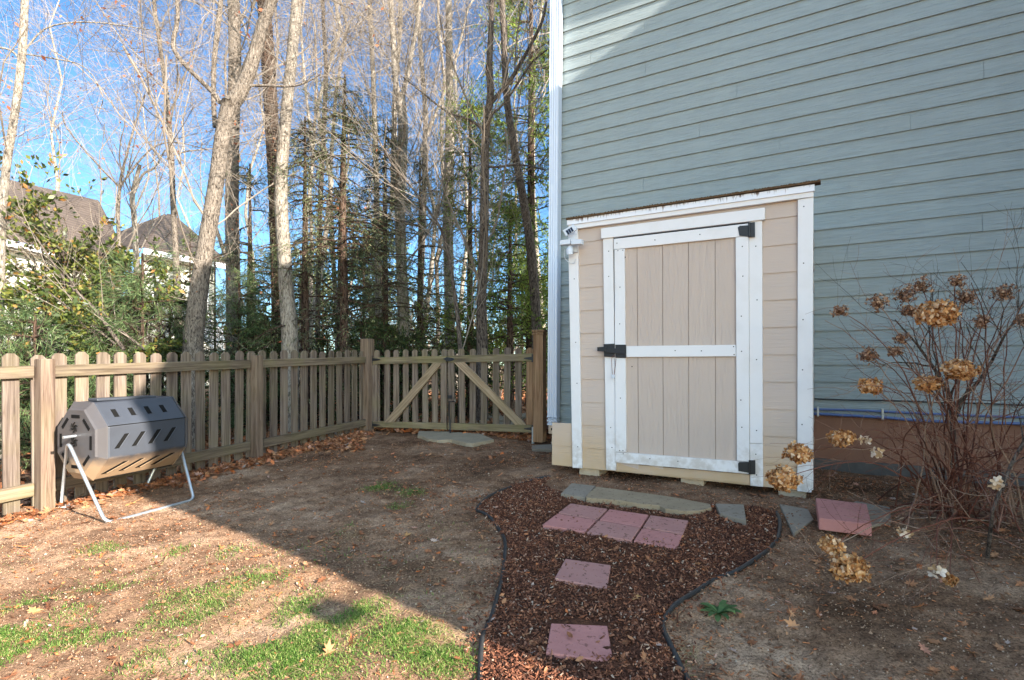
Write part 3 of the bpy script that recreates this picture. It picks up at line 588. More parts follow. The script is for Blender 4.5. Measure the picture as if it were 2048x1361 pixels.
f1 = g3(212, 1051, -.004); f3 = g3(388, 1000, -.002)
f2 = g3p(*(FL(118)+NF*.03)); off = f3-f1; f4 = f2+off; f4[2] = float(gz(f4[0], f4[1]))+.012
ap0 = np.array([*(cen0-ax*.05), zc+.01]); ap1 = np.array([*(cen0+ax*(LEN+.05)), zc+.03])
def bend(a, b_, c_, r=.05, n=6):
    u_ = (a-b_)/np.linalg.norm(a-b_); v_ = (c_-b_)/np.linalg.norm(c_-b_); out = []
    for i in range(n+1):
        t_ = i/n; out.append((1-t_)**2*(b_+u_*r)+2*t_*(1-t_)*b_+t_**2*(b_+v_*r))
    return out
pth = [f2]+bend(f2, ap0, f1, .07)+bend(ap0, f1, f3, .06)+bend(f1, f3, ap1, .05)+bend(f3, ap1, f4, .07)+[f4]
MB().tubes(np.array(pth), .0118, 10).build('stand', M['galv'], bn, smooth=True)
MB().tubes(np.array([ap0+np.array([-ax[0], -ax[1], 0])*.03+np.array([0, 0, .03]), ap1+np.array([ax[0], ax[1], 0])*.03+np.array([0, 0, .03])]), .011, 10).build('axle', M['galv'], bn)
# ------------------------------------------------------------------ paving
def slab(px, th, m, name, label, cat, group=None, sink=.012, bev=.004, lift=0.0, flat=True):
    pts = [gpx(x, y) for x, y in px]; c_ = np.mean(pts, 0); zb = [float(gplane(*p_)) for p_ in pts]; z = np.array(zb)+th-sink+lift
    ar = sum(pts[i][0]*pts[(i+1) % len(pts)][1]-pts[(i+1) % len(pts)][0]*pts[i][1] for i in range(len(pts)))
    if ar < 0: pts = pts[::-1]; z = z[::-1]
    # account for raised top: shift towards camera so the top lands on the measured outline
    P3 = []
    for p_, zz in zip(pts, z):
        s_ = (EYE-zz)/(EYE-float(gplane(*p_))); P3.append(np.array([p_[0]*s_, p_[1]*s_, zz]))
    m2 = MB(); b_ = [q-np.array([0, 0, th+.02]) for q in P3]; m2.poly(b_, (0, 0, th+.02)); o = m2.build(name, M[m], None, bev)
    return tag(o, label, cat, group)
TL, TRc, BR, BL = map(np.array, ((1139.3, 1006.5), (1378.7, 1041.5), (1355.7, 1098), (1082.6, 1049)))
hT, hB = [0, .325, .668, 1], [0, .33, .645, 1]; labs = [['back row left paver of the six red pavers by the shed', 'back row middle paver of the six red pavers by the shed', 'back row right paver of the six red pavers by the shed'], ['front row left paver of the six red pavers by the shed', 'front row middle paver of the six red pavers by the shed', 'front row right paver of the six red pavers by the shed']]
def lerp(a, b_, t_): return a+(b_-a)*t_
ML, MR = lerp(TL, BL, .44), lerp(TRc, BR, .48); ML2, MR2 = lerp(TL, BL, .475), lerp(TRc, BR, .515)
for r_ in range(2):
    A0, A1, B0, B1 = (TL, TRc, ML, MR) if r_ == 0 else (ML2, MR2, BL, BR)
    for i in range(3):
        ta0, ta1 = hT[i]+.005, hT[i+1]-.005
        q = [lerp(A0, A1, ta0), lerp(A0, A1, ta1), lerp(B0, B1, ta1), lerp(B0, B1, ta0)]
        cq = sum(q)/4; q = [lerp(p_, cq, .02) for p_ in q]
        slab(q, .045, 'paver' if (r_+i) % 2 else 'paverb', 'paver', labs[r_][i], 'paver', 'red pavers by the shed', .022, .004, R.uniform(-.003, .003))
def r6(*p_): return [(900+x/2.695, 920+y/2.695) for x, y in p_]
def r7(*p_): return [(1520+x/1.618, 520+y/1.618) for x, y in p_]
slab(r6((622, 532), (866, 567), (846, 692), (563, 638)), .05, 'paverb', 'paver', 'faded red paver alone in the mulch halfway down the path', 'paver', None, .03)
slab(r6((545, 880), (848, 893), (881, 1088), (517, 1038)), .05, 'paver', 'paver', 'red paver nearest the camera at the bottom of the mulch path', 'paver', None, .03)
slab(r7((180, 770), (345, 790), (362, 856), (190, 835)), .05, 'paver', 'paver', 'loose red paver tilted on a grey stone right of the shed', 'paver', None, .0, .005, .035)
slab(r6((655, 125), (785, 140), (730, 203), (597, 181)), .03, 'slate', 'flagstone', 'small grey flagstone at the left end of the long stone', 'flagstone', 'flagstones before the shed', 0)
slab(r6((790, 144), (1000, 172), (1200, 200), (1402, 238), (1410, 258), (1345, 272), (1270, 276), (1160, 262), (1130, 247), (1000, 232), (900, 217), (733, 203), (745, 180)), .05, 'sand', 'flagstone', 'long tan flagstone in front of the shed door', 'flagstone', 'flagstones before the shed')
slab(r6((1430, 235), (1583, 240), (1597, 327), (1455, 288)), .04, 'slate', 'flagstone', 'grey four-sided flagstone beside the back right red paver', 'flagstone', 'flagstones before the shed', 0)
slab(r6((1775, 237), (1930, 265), (1960, 320), (1850, 398)), .03, 'slate', 'flagstone', 'dark pointed flagstone below the right shed corner', 'flagstone', 'flagstones before the shed')
slab(r7((210, 838), (310, 780), (420, 800), (425, 846), (330, 866), (212, 868)), .035, 'slate', 'flagstone', 'grey flagstone lying under the loose red paver', 'flagstone', 'flagstones before the shed')
def r4(*p_): return [(500+x/3.2, 640+y/3.2) for x, y in p_]
slab(r4((1080, 712), (1250, 712), (1470, 728), (1562, 765), (1425, 790), (1380, 786), (1290, 765), (1200, 770), (1140, 762), (1100, 745), (1072, 740)), .03, 'pale', 'flagstone', 'pale ragged flagstone under the middle of the gate', 'flagstone', None, 0)
slab(r4((1803, 803), (1930, 795), (1950, 828), (1805, 826)), .04, 'slate', 'flagstone', 'small grey stone at the foot of the brown gate post', 'flagstone')
for i, (x, y, w_) in enumerate([(962, 838, 16), (985, 831, 20), (1012, 836, 18), (1042, 830, 18), (1000, 848, 14), (945, 846, 12), (1030, 846, 16)]):
    slab([(x-w_, y+3), (x-w_*.3, y-4.5), (x+w_*.8, y-4), (x+w_, y+3), (x+w_*.1, y+5)], .05, 'pale', 'stepping_stone', 'pale stepping stones lying in leaves beyond the right gate leaf', 'stone', 'pale stones beyond the gate', 0)
# ------------------------------------------------------------------ edging hose and mulch
LP = [(1100, 955), (1070, 960), (1045, 966), (1000, 984), (968, 1003), (953, 1021), (962, 1030), (982, 1040), (1000, 1060), (1010, 1085), (1009, 1120), (1003, 1160), (997, 1190), (985, 1230), (968, 1270), (962, 1310), (960, 1361), (956, 1430)]
RP = [(1553, 1028), (1560, 1055), (1552, 1085), (1522, 1120), (1482, 1145), (1432, 1160), (1390, 1190), (1345, 1222), (1326, 1252), (1336, 1290), (1356, 1325), (1374, 1355), (1400, 1420)]
def smooth(pts, n=6):
    p_ = np.array(pts, float); p_ = np.vstack([2*p_[0]-p_[1], p_, 2*p_[-1]-p_[-2]]); o = []
    for i in range(1, len(p_)-2):
        for t_ in np.linspace(0, 1, n, endpoint=False):
            a, b_, c_, d = p_[i-1:i+3]; o.append(.5*((2*b_)+(-a+c_)*t_+(2*a-5*b_+4*c_-d)*t_**2+(-a+3*b_-3*c_+d)*t_**3))
    o.append(p_[-2]); return np.array(o)
for pts, lb in ((LP, 'black edging hose curving along the left edge of the red mulch'), (RP, 'black edging hose snaking along the right edge of the red mulch')):
    g = np.array([gpx(x, y) for x, y in smooth(pts)]); z = gz(g[:, 0], g[:, 1]); z = np.convolve(np.pad(z, 3, 'edge'), np.ones(7)/7, 'valid')+.009+.007*np.sin(np.arange(len(z))*.37)
    tag(MB().tubes(np.column_stack([g, z]), .0105, 10).build('edging_hose', M['rubber'], smooth=True), lb, 'hose', 'edging hoses round the mulch')
poly = np.array([gpx(x, y) for x, y in LP]+[gpx(x, y) for x, y in RP[::-1]]+[gpx(x, y) for x, y in [(1530, 1022), (1400, 1012), (1290, 1004), (1180, 985), (1110, 985), (1090, 970)]])
def inside(pts, pg):
    x, y = pts[:, 0], pts[:, 1]; r_ = np.zeros(len(pts), bool); n = len(pg)
    for i in range(n):
        x1, y1 = pg[i]; x2, y2 = pg[(i+1) % n]; c_ = ((y1 > y) != (y2 > y)) & (x < (x2-x1)*(y-y1)/(y2-y1+1e-12)+x1); r_ ^= c_
    return r_
def scatter(n, x0, x1, y0, y1): return np.column_stack([R.uniform(x0, x1, n), R.uniform(y0, y1, n)])
pads = [[gpx(x, y) for x, y in q] for q in ([tuple(TL), tuple(TRc), tuple(BR), tuple(BL)], r6((622, 532), (866, 567), (846, 692), (563, 638)), r6((545, 880), (848, 893), (881, 1088), (517, 1038)), r6((790, 144), (1402, 238), (1410, 262), (1270, 276), (733, 203)), r6((655, 125), (785, 140), (730, 203), (597, 181)), r6((1430, 235), (1583, 240), (1597, 327), (1455, 288)), r6((1775, 237), (1930, 265), (1960, 320), (1850, 398)), r7((180, 770), (345, 790), (362, 856), (190, 835)))]
def offpads(p_, keep=.015):
    m_ = np.zeros(len(p_), bool)
    for q in pads: m_ |= inside(p_, np.array(q))
    return ~m_ | (R.random(len(p_)) < keep)
def rotm(n, tilt):
    a = R.uniform(0, 2*np.pi, n); th = R.normal(0, tilt, n); ph = R.uniform(0, 2*np.pi, n)
    x = np.stack([np.cos(a)*np.cos(th), np.sin(a)*np.cos(th), np.sin(th)], -1); zz = np.stack([np.sin(R.normal(0, tilt, n)), np.sin(R.normal(0, tilt, n)), np.ones(n)], -1)
    y = np.cross(zz, x); y /= np.linalg.norm(y, axis=1, keepdims=True); z = np.cross(x, y); return x, y, z
cube = np.array([[x, y, z] for z in (-1, 1) for x, y in ((-1, -1), (1, -1), (1, 1), (-1, 1))], float); cf = np.array([[0, 3, 2, 1], [4, 5, 6, 7], [0, 1, 5, 4], [1, 2, 6, 5], [2, 3, 7, 6], [3, 0, 4, 7]])
def chips(mb, p_, sx, sy, sz, tilt=.4, lift=.006, padz=.026):
    n = len(p_); x, y, z = rotm(n, tilt); s_ = np.stack([sx, sy, sz], -1); c_ = cube[None]*s_[:, None]*R.uniform(.55, 1.1, (n, 8, 1))
    v = c_[..., 0:1]*x[:, None]+c_[..., 1:2]*y[:, None]+c_[..., 2:3]*z[:, None]
    zz = gz(p_[:, 0], p_[:, 1]); on = np.zeros(n, bool)
    for q in pads: on |= inside(p_, np.array(q))
    zz = np.where(on, gplane(p_[:, 0], p_[:, 1])+padz, zz+lift*R.random(n))
    v += np.column_stack([p_, zz])[:, None]; mb.add(v.reshape(-1, 3), (cf[None]+(np.arange(n)*8)[:, None, None]).reshape(-1, 4)); return mb
bx0, bx1 = poly[:, 0].min(), poly[:, 0].max(); by0, by1 = poly[:, 1].min(), poly[:, 1].max()
p_ = scatter(110000, bx0, bx1, by0, by1); p_ = p_[inside(p_, poly)]; p_ = p_[offpads(p_, .006)]
dn = fbm(p_[:, 0]*3, p_[:, 1]*3, 3, 21); p_ = p_[dn+R.uniform(-.1, .3, len(p_)) > .36]
ed_ = np.vstack([np.array([gpx(x, y) for x, y in smooth(LP)]), np.array([gpx(x, y) for x, y in smooth(RP)])]); ed_ = ed_[R.integers(0, len(ed_), 1500)]+R.normal(0, .055, (1500, 2)); p_ = np.vstack([p_, ed_])
n = len(p_); mb = MB(); chips(mb, p_, R.uniform(.002, .011, n)*(1+1.2*(R.random(n) < .08)), R.uniform(.0012, .0045, n), R.uniform(.0008, .0028, n), .5, .016)
tag(mb.build('bark_mulch', M['chips']), kind='stuff')
# mulch bed base sheet (a skin of dark humus just above the soil)
gx = np.linspace(bx0, bx1, 120); gy = np.linspace(by0, by1, 140); XX, YY = np.meshgrid(gx, gy); pt = np.column_stack([XX.ravel(), YY.ravel()]); ins = inside(pt, poly).reshape(XX.shape)
ok = ins[:-1, :-1] & ins[:-1, 1:] & ins[1:, 1:] & ins[1:, :-1]; idx = np.arange(XX.size).reshape(XX.shape)
Fq = np.stack([idx[:-1, :-1], idx[:-1, 1:], idx[1:, 1:], idx[1:, :-1]], -1)[ok]
b = MB(); b.add(np.column_stack([pt, gz(pt[:, 0], pt[:, 1])+.006]), Fq); tag(b.build('mulch_bed', M['mulchbase'], smooth=True), kind='structure')
def beyond(p_): return ((p_[:, 0]-.4318*p_[:, 1]+5.33) < -.02) | ((p_[:, 0]+2.316*p_[:, 1]-15.677) > .05)
# scattered chips and crumbs on the rest
p_ = scatter(90000, -4.6, 4.3, 1.5, 7.2); l = (11.61-p_[:, 0]-1.717*p_[:, 1]); p_ = p_[(l > .05)]; w_ = 1/(p_[:, 1]**1.3); p_ = p_[R.random(len(p_)) < np.clip(w_*4.5, 0, 1)]; p_ = p_[offpads(p_, .02)]
n = len(p_); zz = gz(p_[:, 0], p_[:, 1]); mb = MB(); grit(mb, np.column_stack([p_, zz+.001]), R.uniform(.0015, .0055, n)*(1+(R.random(n) < .01)*1.2))
tag(mb.build('soil_crumbs', M['crumb']), kind='stuff')
p_ = scatter(60000, -4.2, 4.2, 1.5, 6.6); p_ = p_[~beyond(p_)]; p_ = p_[(p_[:, 0] > -1.2) | (R.random(len(p_)) < .5)]; l = (11.61-p_[:, 0]-1.717*p_[:, 1]); p_ = p_[(l > .05)]; p_ = p_[~inside(p_, poly)]; p_ = p_[offpads(p_, .0)]
dn = fbm(p_[:, 0]*1.5, p_[:, 1]*1.5, 3, 5)+.2*(p_[:, 0] > .9); p_ = p_[dn+R.uniform(-.25, .15, len(p_)) > .5]
n = len(p_); mb = MB(); chips(mb, p_, R.uniform(.003, .014, n), R.uniform(.001, .004, n), R.uniform(.0005, .002, n), .3, .008); tag(mb.build('wood_debris', M['litter']), kind='stuff')
# ------------------------------------------------------------------ grass
def blades(mb, p_, h, lean=.5, wd=.0022, lie=1.0):
    n = len(p_); a = R.uniform(0, 2*np.pi, n); d = np.stack([np.cos(a), np.sin(a), 0*a], -1); s_ = np.stack([-np.sin(a), np.cos(a), 0*a], -1)*wd
    base = np.column_stack([p_, gz(p_[:, 0], p_[:, 1])-.003]); ln = R.uniform(.1, lean*1.6, n)[:, None]; hh = h[:, None]; up = np.array([0, 0, 1.])
    m1 = base+up*hh*.6*lie+d*hh*ln*.4; tp = base+up*hh*(.9-.25*ln)*lie+d*hh*ln
    v = np.stack([base-s_, base+s_, m1+s_*.8, m1-s_*.8, tp], 1); o = (np.arange(n)*5)[:, None]
    k0 = mb.n; mb.add(v.reshape(-1, 3), np.array([[0, 1, 2, 3]])+o); mb.f.append((np.array([[3, 2, 4]])+o+k0)); return mb
def patch(x, y, r, n): g_ = gpx(x, y); q = R.normal(0, 1, (n, 2))*r*.55; return g_+q
L_ = []
for x, y, r, n in [(40, 1290, .22, 3200), (575, 1315, .17, 3000), (690, 1225, .16, 2200), (790, 1265, .16, 2000), (190, 1195, .16, 1300), (180, 1270, .2, 1200), (350, 1250, .25, 1400), (440, 1200, .2, 900), (430, 1110, .16, 500), (360, 1105, .12, 380), (210, 1100, .12, 300), (520, 1170, .14, 500), (600, 1240, .2, 900), (560, 1280, .2, 900), (830, 1300, .14, 700), (890, 1330, .15, 900), (720, 1185, .12, 500), (650, 1340, .2, 900), (300, 1330, .25, 1100), (760, 975, .14, 900), (820, 985, .13, 700), (800, 1010, .1, 250), (540, 1130, .15, 350), (100, 1240, .3, 900), (480, 1310, .25, 1100), (860, 1250, .15, 500), (330, 1200, .2, 500), (1370, 1350, .1, 300), (60, 1220, .16, 600), (700, 1060, .1, 120), (900, 1060, .2, 120), (620, 1210, .15, 600), (0, 1260, .15, 1500)]: L_.append(patch(x, y, r*.9, int(n*1.5)))
L_ += [scatter(3200, -3.6, .2, 1.6, 3.3)]
p_ = np.vstack(L_); dn = fbm(p_[:, 0]*5, p_[:, 1]*5, 3, 31); p_ = p_[dn+R.uniform(-.18, .10, len(p_)) > .42]; p_ = p_[~inside(p_, poly)]
mb = MB(); blades(mb, p_, R.uniform(.008, .026, len(p_)), 1.6, .0015); tag(mb.build('grass', M['grass']), kind='stuff')
L_ = []
for x, y, r, n in [(655, 1245, .09, 260), (845, 1270, .09, 300), (870, 1285, .1, 250), (510, 1200, .2, 350), (705, 1070, .07, 120), (1380, 1300, .07, 120), (350, 1180, .6, 700), (800, 1200, .4, 500), (450, 1290, .6, 900)]: L_.append(patch(x, y, r, n))
p_ = np.vstack(L_); p_ = p_[~inside(p_, poly)]; mb = MB(); blades(mb, p_, R.uniform(.015, .05, len(p_)), 2.2, .0012, .3); tag(mb.build('dry_grass', M['straw']), kind='stuff')
# ------------------------------------------------------------------ leaf litter
oak = np.array([(0, -1), (.12, -.6), (.42, -.55), (.2, -.3), (.6, -.05), (.25, .05), (.5, .5), (.18, .4), (0, 1), (-.18, .4), (-.5, .5), (-.25, .05), (-.6, -.05), (-.2, -.3), (-.42, -.55), (-.12, -.6)])
def leaves(mb, p_, size, tilt=.35, lift=.012, shape=oak):
    n = len(p_); x, y, z = rotm(n, tilt); k_ = len(shape); cu = R.uniform(-.1, .55, n)
    sh = np.vstack([shape, [[0, 0]]]); c_ = sh[None]*size[:, None, None]*R.uniform(.8, 1.2, (n, 1, 2)); hgt = (c_[..., 0]**2+.6*c_[..., 1]**2)/size[:, None]*cu[:, None]+R.normal(0, .05, (n, k_+1))*size[:, None]
    v = c_[..., 0:1]*x[:, None]+c_[..., 1:2]*y[:, None]+hgt[..., None]*z[:, None]+np.column_stack([p_, gz(p_[:, 0], p_[:, 1])+R.random(n)*lift+.004])[:, None]
    i = np.arange(k_); tri = np.stack([i, (i+1) % k_, np.full(k_, k_)], -1); mb.add(v.reshape(-1, 3), (tri[None]+(np.arange(n)*(k_+1))[:, None, None]).reshape(-1, 3)); return mb
dia = np.array([(0, -1), (.45, -.3), (.4, .4), (0, 1), (-.4, .4), (-.45, -.3)])
def beyond(p_): return ((p_[:, 0]-.4318*p_[:, 1]+5.33) < -.02) | ((p_[:, 0]+2.316*p_[:, 1]-15.677) > .05)
p_ = scatter(60000, -13, 3.0, 2.6, 17); p_ = p_[beyond(p_)]; l = (11.61-p_[:, 0]-1.717*p_[:, 1]); p_ = p_[(p_[:, 0] < .55+(p_[:, 1]-6.4)*.58)]
mb = MB(); leaves(mb, p_, R.uniform(.03, .065, len(p_)), .5, .05, dia); tag(mb.build('woodland_leaf_litter', M['litter']), kind='stuff')
a = np.array([FL(x)+NF*.0 for x in R.uniform(300, 735, 1500)])+NF[None]*np.abs(R.normal(0, .16, 1500))[:, None]
c_ = np.array([gpx(x, y) for x, y in zip(R.uniform(590, 730, 700), R.uniform(868, 905, 700))])
e_ = np.array([FL(x) for x in R.uniform(-40, 300, 260)])+NF[None]*np.abs(R.normal(0, .1, 260))[:, None]
f_ = np.array([GL(x) for x in R.uniform(940, 1060, 220)])+NG[None]*-np.abs(R.normal(.03, .08, 220))[:, None]
p_ = np.vstack([a, c_, e_, f_]); p_ = p_[offpads(p_, 0)]
mb = MB(); leaves(mb, p_, R.uniform(.02, .05, len(p_)), .45, .03); 
p2 = scatter(620, -4, 1.0, 1.9, 6.2); p2 = p2[~beyond(p2)]; p3 = scatter(260, .9, 3.2, 1.7, 4.2); p2 = np.vstack([p2, p3]); p2 = p2[offpads(p2, .1)]; leaves(mb, p2, R.uniform(.015, .038, len(p2)), .3, .01)
p5 = scatter(900, bx0, bx1, by0, by1); p5 = p5[inside(p5, poly)]; p5 = p5[offpads(p5, .3)]; leaves(mb, p5, R.uniform(.005, .02, len(p5)), .4, .02, dia)
p4 = scatter(9000, -4.2, .2, 1.5, 4.6); p4 = p4[~beyond(p4)]; p4 = p4[~inside(p4, poly)]; p4 = p4[fbm(p4[:, 0]*2.5, p4[:, 1]*2.5, 3, 61)+R.uniform(-.2, .2, len(p4)) > .5]; leaves(mb, p4, R.uniform(.004, .014, len(p4)), .5, .006, dia)
tag(mb.build('leaf_litter', M['litter']), kind='stuff')
for x, y, s_, lb in [(1268, 1203, .055, 'large tan oak leaf on the mulch between the two single pavers'), (1445, 1118, .05, 'curled oak leaf on the mulch near the right hose bend'), (1322, 1110, .03, 'small pale oak leaf just below the six red pavers'), (1078, 1037, .035, 'brown oak leaf at the left corner of the six red pavers'), (262, 1012, .06, 'golden curled oak leaf in the sun below the tumbler'), (750, 975, .0, ''), (815, 1068, .05, 'tan oak leaf on shaded bare soil in mid yard'), (70, 1228, .05, 'rust leaf in the sunny grass at left')]:
    if s_ > 0: tag(leaves(MB(), np.array([gpx(x, y)]), np.array([s_]), .12, .004).build('oak_leaf', M['litter'] if s_ < .05 else M['petal']), lb, 'leaf', 'fallen oak leaves in the yard')
# weed rosette
wd = thing('weed', 'green leafy rosette weed growing right of the hose', 'plant', g3(1437, 1228)); mb = MB()
for i in range(22):
    a = R.uniform(0, 6.28); ln = R.uniform(.05, .11); el = R.uniform(.15, .8); d = np.array([math.cos(a), math.sin(a), 0]); s_ = np.array([-d[1], d[0], 0])*.013; o = g3(1437, 1228, .005)
    v = [o-s_*.3, o+s_*.3, o+d*ln*.5+s_+np.array([0, 0, ln*.5*el]), o+d*ln*.5-s_+np.array([0, 0, ln*.5*el]), o+d*ln*.85+s_*.7+np.array([0, 0, ln*.55*el]), o+d*ln*.85-s_*.7+np.array([0, 0, ln*.55*el]), o+d*ln+np.array([0, 0, ln*.4*el])]
    k0 = mb.n; mb.add(v, [[0, 1, 2, 3], [3, 2, 4, 5]]); mb.f.append(np.array([[5, 4, 6]])+k0)
mb.build('leaf_rosette', M['weed'], wd)
for x, y, s_, lb in ((1700, 1150, .03, 'rounded brown stone on the soil below the hydrangea blooms'), (1400, 1350, .0, '')):
    if s_: 
        o = g3(x, y); mb = MB(); th, ph = np.meshgrid(np.linspace(0, 2*np.pi, 13)[:-1], np.linspace(.1, 3.04, 7)); rings = [np.stack([o[0]+s_*1.3*np.sin(p2_)*np.cos(t2_), o[1]+s_*np.sin(p2_)*np.sin(t2_), o[2]+s_*.7*np.cos(p2_)+.008], -1) for t2_, p2_ in zip(th, ph)]; loft(mb, [r_ for r_ in rings]); tag(mb.build('stone', M['sand'], smooth=True), lb, 'stone')
# ------------------------------------------------------------------ hydrangea
hb = gpx(1900, 1035); hbz = float(gz(*hb))
hy = thing('hydrangea_bush', 'leggy bare hydrangea with dried tan flower heads right of the shed', 'shrub', (hb[0], hb[1], hbz))
heads = [(1679, 622, 17, 3.2, 'd'), (1755, 606, 24, 3.3, 'd'), (1808, 590, 26, 3.3, 'd'), (1842, 572, 24, 3.3, 'd'), (1818, 622, 20, 3.3, 'd'), (1875, 627, 38, 2.7, 'g'), (1912, 563, 17, 3.3, 'd'), (1930, 596, 24, 3.2, 'd'), (2008, 586, 23, 3.1, 'd'), (1962, 644, 18, 3.1, 'd'), (1739, 711, 22, 3.2, 'd'), (1804, 678, 16, 3.2, 'd'), (1790, 703, 14, 3.2, 'd'), (1742, 773, 21, 3.0, 'g'), (1857, 768, 23, 2.9, 'p'), (1922, 740, 29, 2.7, 'g'), (1683, 878, 24, 2.9, 'p'), (1732, 880, 10, 2.9, 'w'), (1758, 909, 15, 2.8, 'w'), (1598, 908, 28, 2.9, 'p'), (1566, 958, 33, 2.8, 'g'), (1663, 1093, 22, 2.3, 'p'), (1698, 1137, 36, 2.2, 'p'), (1812, 1066, 16, 2.5, 'w'), (1993, 965, 18, 2.4, 'w'), (1875, 1140, 16, 2.3, 'w'), (1900, 1160, 10, 2.3, 'p'), (2042, 640, 14, 3.0, 'd')]
def curve(a, b_, sag, n=12, wob=.02):
    t_ = np.linspace(0, 1, n)[:, None]; c_ = np.array([a[0]*.6+b_[0]*.4, a[1]*.6+b_[1]*.4, max(a[2], b_[2])*.5+(a[2]+b_[2])*.25+sag]); q = (1-t_)**2*a+2*t_*(1-t_)*c_+t_**2*b_
    q[1:-1] += np.cumsum(R.normal(0, wob, (n-2, 3)), 0)*np.sin(np.pi*t_[1:-1])*.5; return q
stems = MB(); tipbase = []
for (x, y, r_, Z, kd) in heads:
    r_ *= .9; h = P(x, y, Z); b0 = np.array([hb[0]+R.normal(0, .13), hb[1]+R.normal(0, .12), hbz]); q = curve(b0, h, .12 if y < 850 else .22, 14, .012); stems.tubes(q, np.linspace(.0055, .0018, 14), 5); tipbase.append(q)
    n = int({'g': 60, 'p': 50, 'd': 30}.get(kd, 0)+r_*{'g': 9, 'p': 7, 'd': 3.5}.get(kd, 0)) if kd != 'w' else 6; rad = r_/F*Z
    d = R.normal(0, 1, (n, 3)); d /= np.linalg.norm(d, axis=1, keepdims=True); 
    fl = .95 if kd in 'gp' else 1.15
    c_ = h+d*rad*(R.uniform(.45, 1.05, (n, 1))*(1+.22*np.sin(d[:, :1]*5+x)*np.cos(d[:, 2:]*4+y)) if kd in 'gp' else R.uniform(.1, 1.15, (n, 1)))*np.array([1.0, 1.0, .72 if kd in 'gp' else .85])
    mb = MB(); psz = {'g': .013, 'p': .013, 'w': .015, 'd': .0085}[kd]
    for ctr, dd in zip(c_, d):
        dd = dd+R.normal(0, .45, 3); dd /= np.linalg.norm(dd)
        a = np.cross(dd, [0.3, .1, 1]); a /= np.linalg.norm(a); b2 = np.cross(dd, a); ph0 = R.uniform(0, 1.57)
        for i in range(4):
            ph = ph0+i*1.571; u_ = a*math.cos(ph)+b2*math.sin(ph); v_ = np.cross(dd, u_); s_ = psz*R.uniform(.8, 1.25); w2 = dd*s_*R.uniform(-.2, .6)
            mb.add([ctr, ctr+u_*s_*.6+v_*s_*.55, ctr+u_*s_*1.25+v_*s_*.3+w2, ctr+u_*s_*1.25-v_*s_*.3+w2*1.1, ctr+u_*s_*.6-v_*s_*.55], [[0, 1, 2, 3]]); mb.f.append(np.array([[0, 3, 4]])+mb.n-5)
    if kd != 'w' : 
        ped = np.stack([np.repeat(h[None]-[0, 0, rad*.5], n, 0), c_], 1); mb.tubes(ped, .0009, 3)
    mb.build('flower_head', M[{'g': 'petal', 'p': 'petal', 'w': 'petalw', 'd': 'petald'}[kd]], hy)
def grow(P0, R0, per, tr, length, ang, n, wob, up, rr=.6, tip=.35):
    """children of tubes P0 (m,n0,3)"""
    m_, n0, _ = P0.shape; k_ = m_*per; pid = np.repeat(np.arange(m_), per); t_ = R.uniform(tr[0], tr[1], k_)*(n0-1); i = np.clip(t_.astype(int), 0, n0-2); f = (t_-i)[:, None]
    st = P0[pid, i]*(1-f)+P0[pid, i+1]*f; tg = P0[pid, i+1]-P0[pid, i]; tg /= np.linalg.norm(tg, axis=1, keepdims=True)+1e-9
    r0 = (R0[pid, i]*(1-f[:, 0])+R0[pid, i+1]*f[:, 0])*rr
    rv = R.normal(0, 1, (k_, 3)); pr = rv-(rv*tg).sum(1, keepdims=True)*tg; pr /= np.linalg.norm(pr, axis=1, keepdims=True)
    an = np.radians(R.uniform(ang[0], ang[1], k_))[:, None]; d = tg*np.cos(an)+pr*np.sin(an); ln = R.uniform(length[0], length[1], k_)[:, None]/(n-1)
    out = [st]; 
    for j in range(n-1):
        d = d+R.normal(0, wob, (k_, 3))+np.array([0, 0, up]); d /= np.linalg.norm(d, axis=1, keepdims=True); out.append(out[-1]+d*ln)
    Pn = np.stack(out, 1); Rn = r0[:, None]*np.linspace(1, tip, n)[None]; return Pn, Rn
S0 = np.stack(tipbase); SR = np.broadcast_to(np.linspace(.005, .0018, 14), S0.shape[:2])
extra = []
for i in range(74):
    b0 = np.array([hb[0]+R.normal(0.08, .2), hb[1]+R.normal(0, .18), hbz]); x, y = (R.uniform(1640, 2250), R.uniform(560, 1180)) if i < 40 else (R.uniform(1780, 2300), R.uniform(780, 1260)); Z = R.uniform(2.3, 3.5)
    extra.append(curve(b0, P(x, y, Z), .15, 14, .02))
E0 = np.stack(extra); ER = np.broadcast_to(np.linspace(.0048, .0014, 14), E0.shape[:2]); stems.tubes(E0, ER, 5, False)
A0 = np.concatenate([S0, E0]); AR = np.concatenate([SR, ER])
B0, BR_ = grow(A0, AR, 4, (.3, .98), (.12, .42), (20, 60), 6, .14, .04, .6, .5); stems.tubes(B0, BR_, 4, False)
C0_, CR_ = grow(B0, BR_, 3, (.3, 1), (.05, .18), (25, 70), 4, .12, .03, .7, .6); stems.tubes(C0_, np.maximum(CR_, .0007), 3, False)
stems.build('stems', M['stem'], hy)
gs = thing('bare_shrub', 'grey thick-stemmed bare shrub behind the hydrangea against the foundation', 'shrub', g3(1905, 985))
b0 = g3(1908, 992, -.02); tr_ = np.array([b0, P(1908, 900, 3.75)*1.0, P(1905, 830, 3.75), P(1899, 790, 3.7), P(1870, 740, 3.65), P(1835, 690, 3.6), P(1790, 640, 3.6)]); r_ = np.array([.022, .02, .017, .015, .011, .008, .004])
tr2 = np.array([P(1905, 850, 3.75), P(1925, 800, 3.7), P(1960, 760, 3.6), P(1985, 720, 3.6), P(2010, 670, 3.5), P(2030, 640, 3.5), P(2048, 600, 3.4)]); tr3 = np.array([g3(1975, 1120, 0), P(1985, 1020, 2.6), P(2022, 930, 2.6), P(2060, 860, 2.6), P(2080, 800, 2.6), P(2090, 760, 2.6), P(2100, 700, 2.6)])
